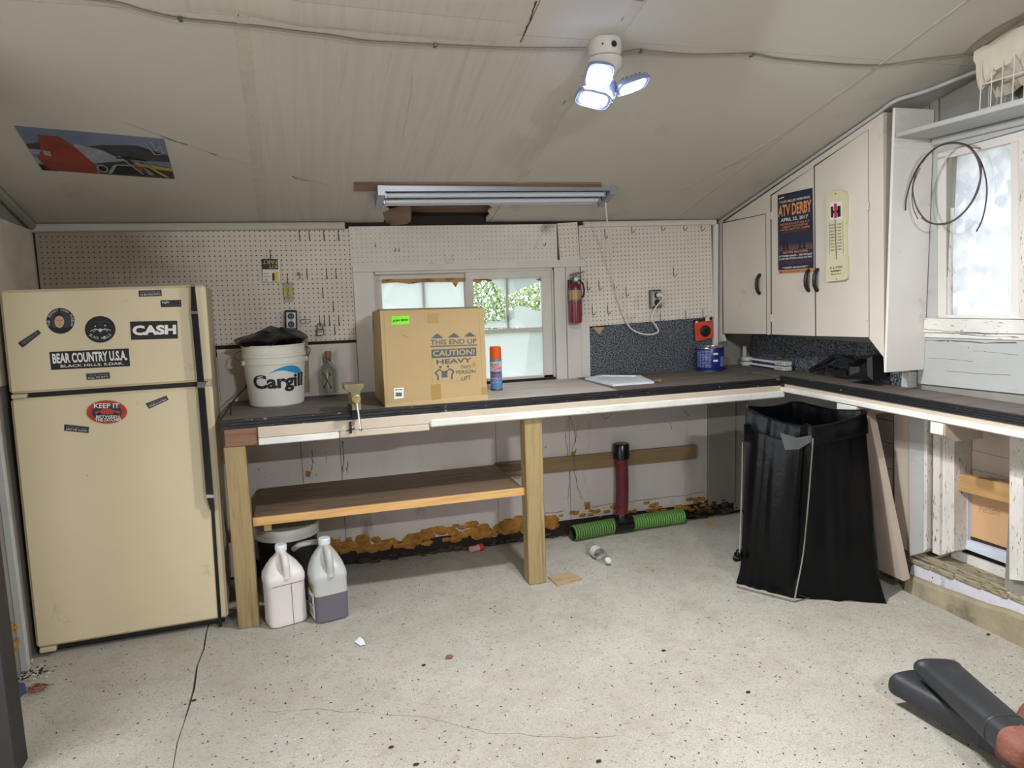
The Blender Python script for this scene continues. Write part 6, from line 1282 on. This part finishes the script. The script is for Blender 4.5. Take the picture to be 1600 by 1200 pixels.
c = on('z', .022, 744, 856.5); t = T('crushed_can', 'small crushed pink and white container with red end under the shelf', 'can', c)
MB().lathe([(.012, -.045), (.020, -.040), (.017, -.01), (.021, .015)], c, (1, .25, 0), 14).build('body', mat('pink_label', 'c48f92', .5), t); MB().lathe([(.0215, .015), (.022, .04), (.017, .045)], c, (1, .25, 0), 14).build('end', 'stickred', t)
c = on('z', .007, 702, 1026); b = MB(); blob(b, c, .011, 3, 0, (1.5, 1, .65), 7, 10); tag(b.build('nut_shell', 'cork', org=c), 'small brown nut lying mid-floor', 'nut')
for (u, v), lab in (((662, 1039), 'tiny dark leaf crumb beside the brown nut mid-floor'), ((1037, 1016), 'small black crumb right of centre on the floor'), ((650, 1194), 'dark leaf crumb at the bottom edge of the floor'), ((611, 1167), 'dark leaf crumb left of the bottom centre of the floor'), ((935, 1189), 'brown twig crumb at the bottom edge, right of centre'), ((1169, 1081), 'brown crumb on the right half of the floor'), ((1513, 1152), 'dark leaf crumb in front of the boots'), ((1544, 991), 'dark crumb at the foot of the right curb'), ((303, 1094), 'small dark crumb beside the open floor crack')):
    c = on('z', .004, u, v); b = MB(); blob(b, c, .007, u*.37, 0, (1.4, .8, .5), 5, 7); tag(b.build('crumb', 'grime', org=c), lab, 'crumb')
b = MB(); r = random.Random(5)
for i in range(900):
    u, v = r.uniform(60, 1600), r.uniform(880, 1200); c = on('z', .0012, u, v)
    if c.x > 2.7 or c.y > -.3: continue
    s_ = r.uniform(.001, .0038); a = r.uniform(0, pi); d = V((cos(a), sin(a), 0)); e = V((-sin(a), cos(a), 0)); b.prism([c-d*s_*1.6, c+e*s_*.7, c+d*s_*1.6, c-e*s_*.6], (0, 0, .0012), 0 if r.random() < .88 else 1)
b.build('floor_grit', ['grime', 'plasticwhite'], floor, kind='stuff')
b = MB()
for i in range(160):
    c = on('z', .002, r.gauss(38, 20), r.gauss(1050, 7)); c.x = max(c.x, XL+.01); s_ = r.uniform(.002, .006); a = r.uniform(0, pi); d = V((cos(a), sin(a), 0)); e = V((-sin(a), cos(a), 0)); b.prism([c-d*s_*1.6, c+e*s_*.7, c+d*s_*1.6, c-e*s_*.6], (0, 0, .003), i % 2)
b.build('floor_grit', ['grime', 'pale'], floor, kind='stuff')
c = on('z', .012, 56, 1076); pts = [c+V((r.gauss(0, .022)+(.03 if i % 5 == 0 else 0), r.gauss(0, .016), abs(r.gauss(0, .008)))) for i in range(44)]
tag(MB().tube(spline(pts, 3), .0011, 4).build('wire_tangle', 'copper', org=c), 'small tangle of copper wire on the floor near the fridge foot', 'wire')
# dark steel post at the left edge, door casing, blue board
c = on('z', 0, 37, 1200); zt_ = czat(c.y)-.005
tag(MB().box(c.x-.11, c.x, c.y-.05, c.y+.05, 0.001, zt_, .006).build('steel_post', 'darkpost', org=(c.x-.05, c.y, 0)), 'dark upright post at the left edge of the view', 'post')
c = on('z', 0, 19, 1046); struct(MB().box(XL, c.x+.004 if c.x > XL+.02 else XL+.03, c.y-.05, c.y-.02, 0, 2.05, .003).build('trim_4', 'paintr'))
q = [on('z', .03, u, v) for u, v in [(-6, 1068), (38, 1067), (40, 1071), (22, 1086), (-6, 1095)]]; tag(MB().prism([V((max(p.x, XL+.01), p.y, .0)) for p in q], (0, 0, .03)).build('blue_board', 'bluepl', org=q[0]), 'corner of a flat blue board on the floor by the dark post', 'board')
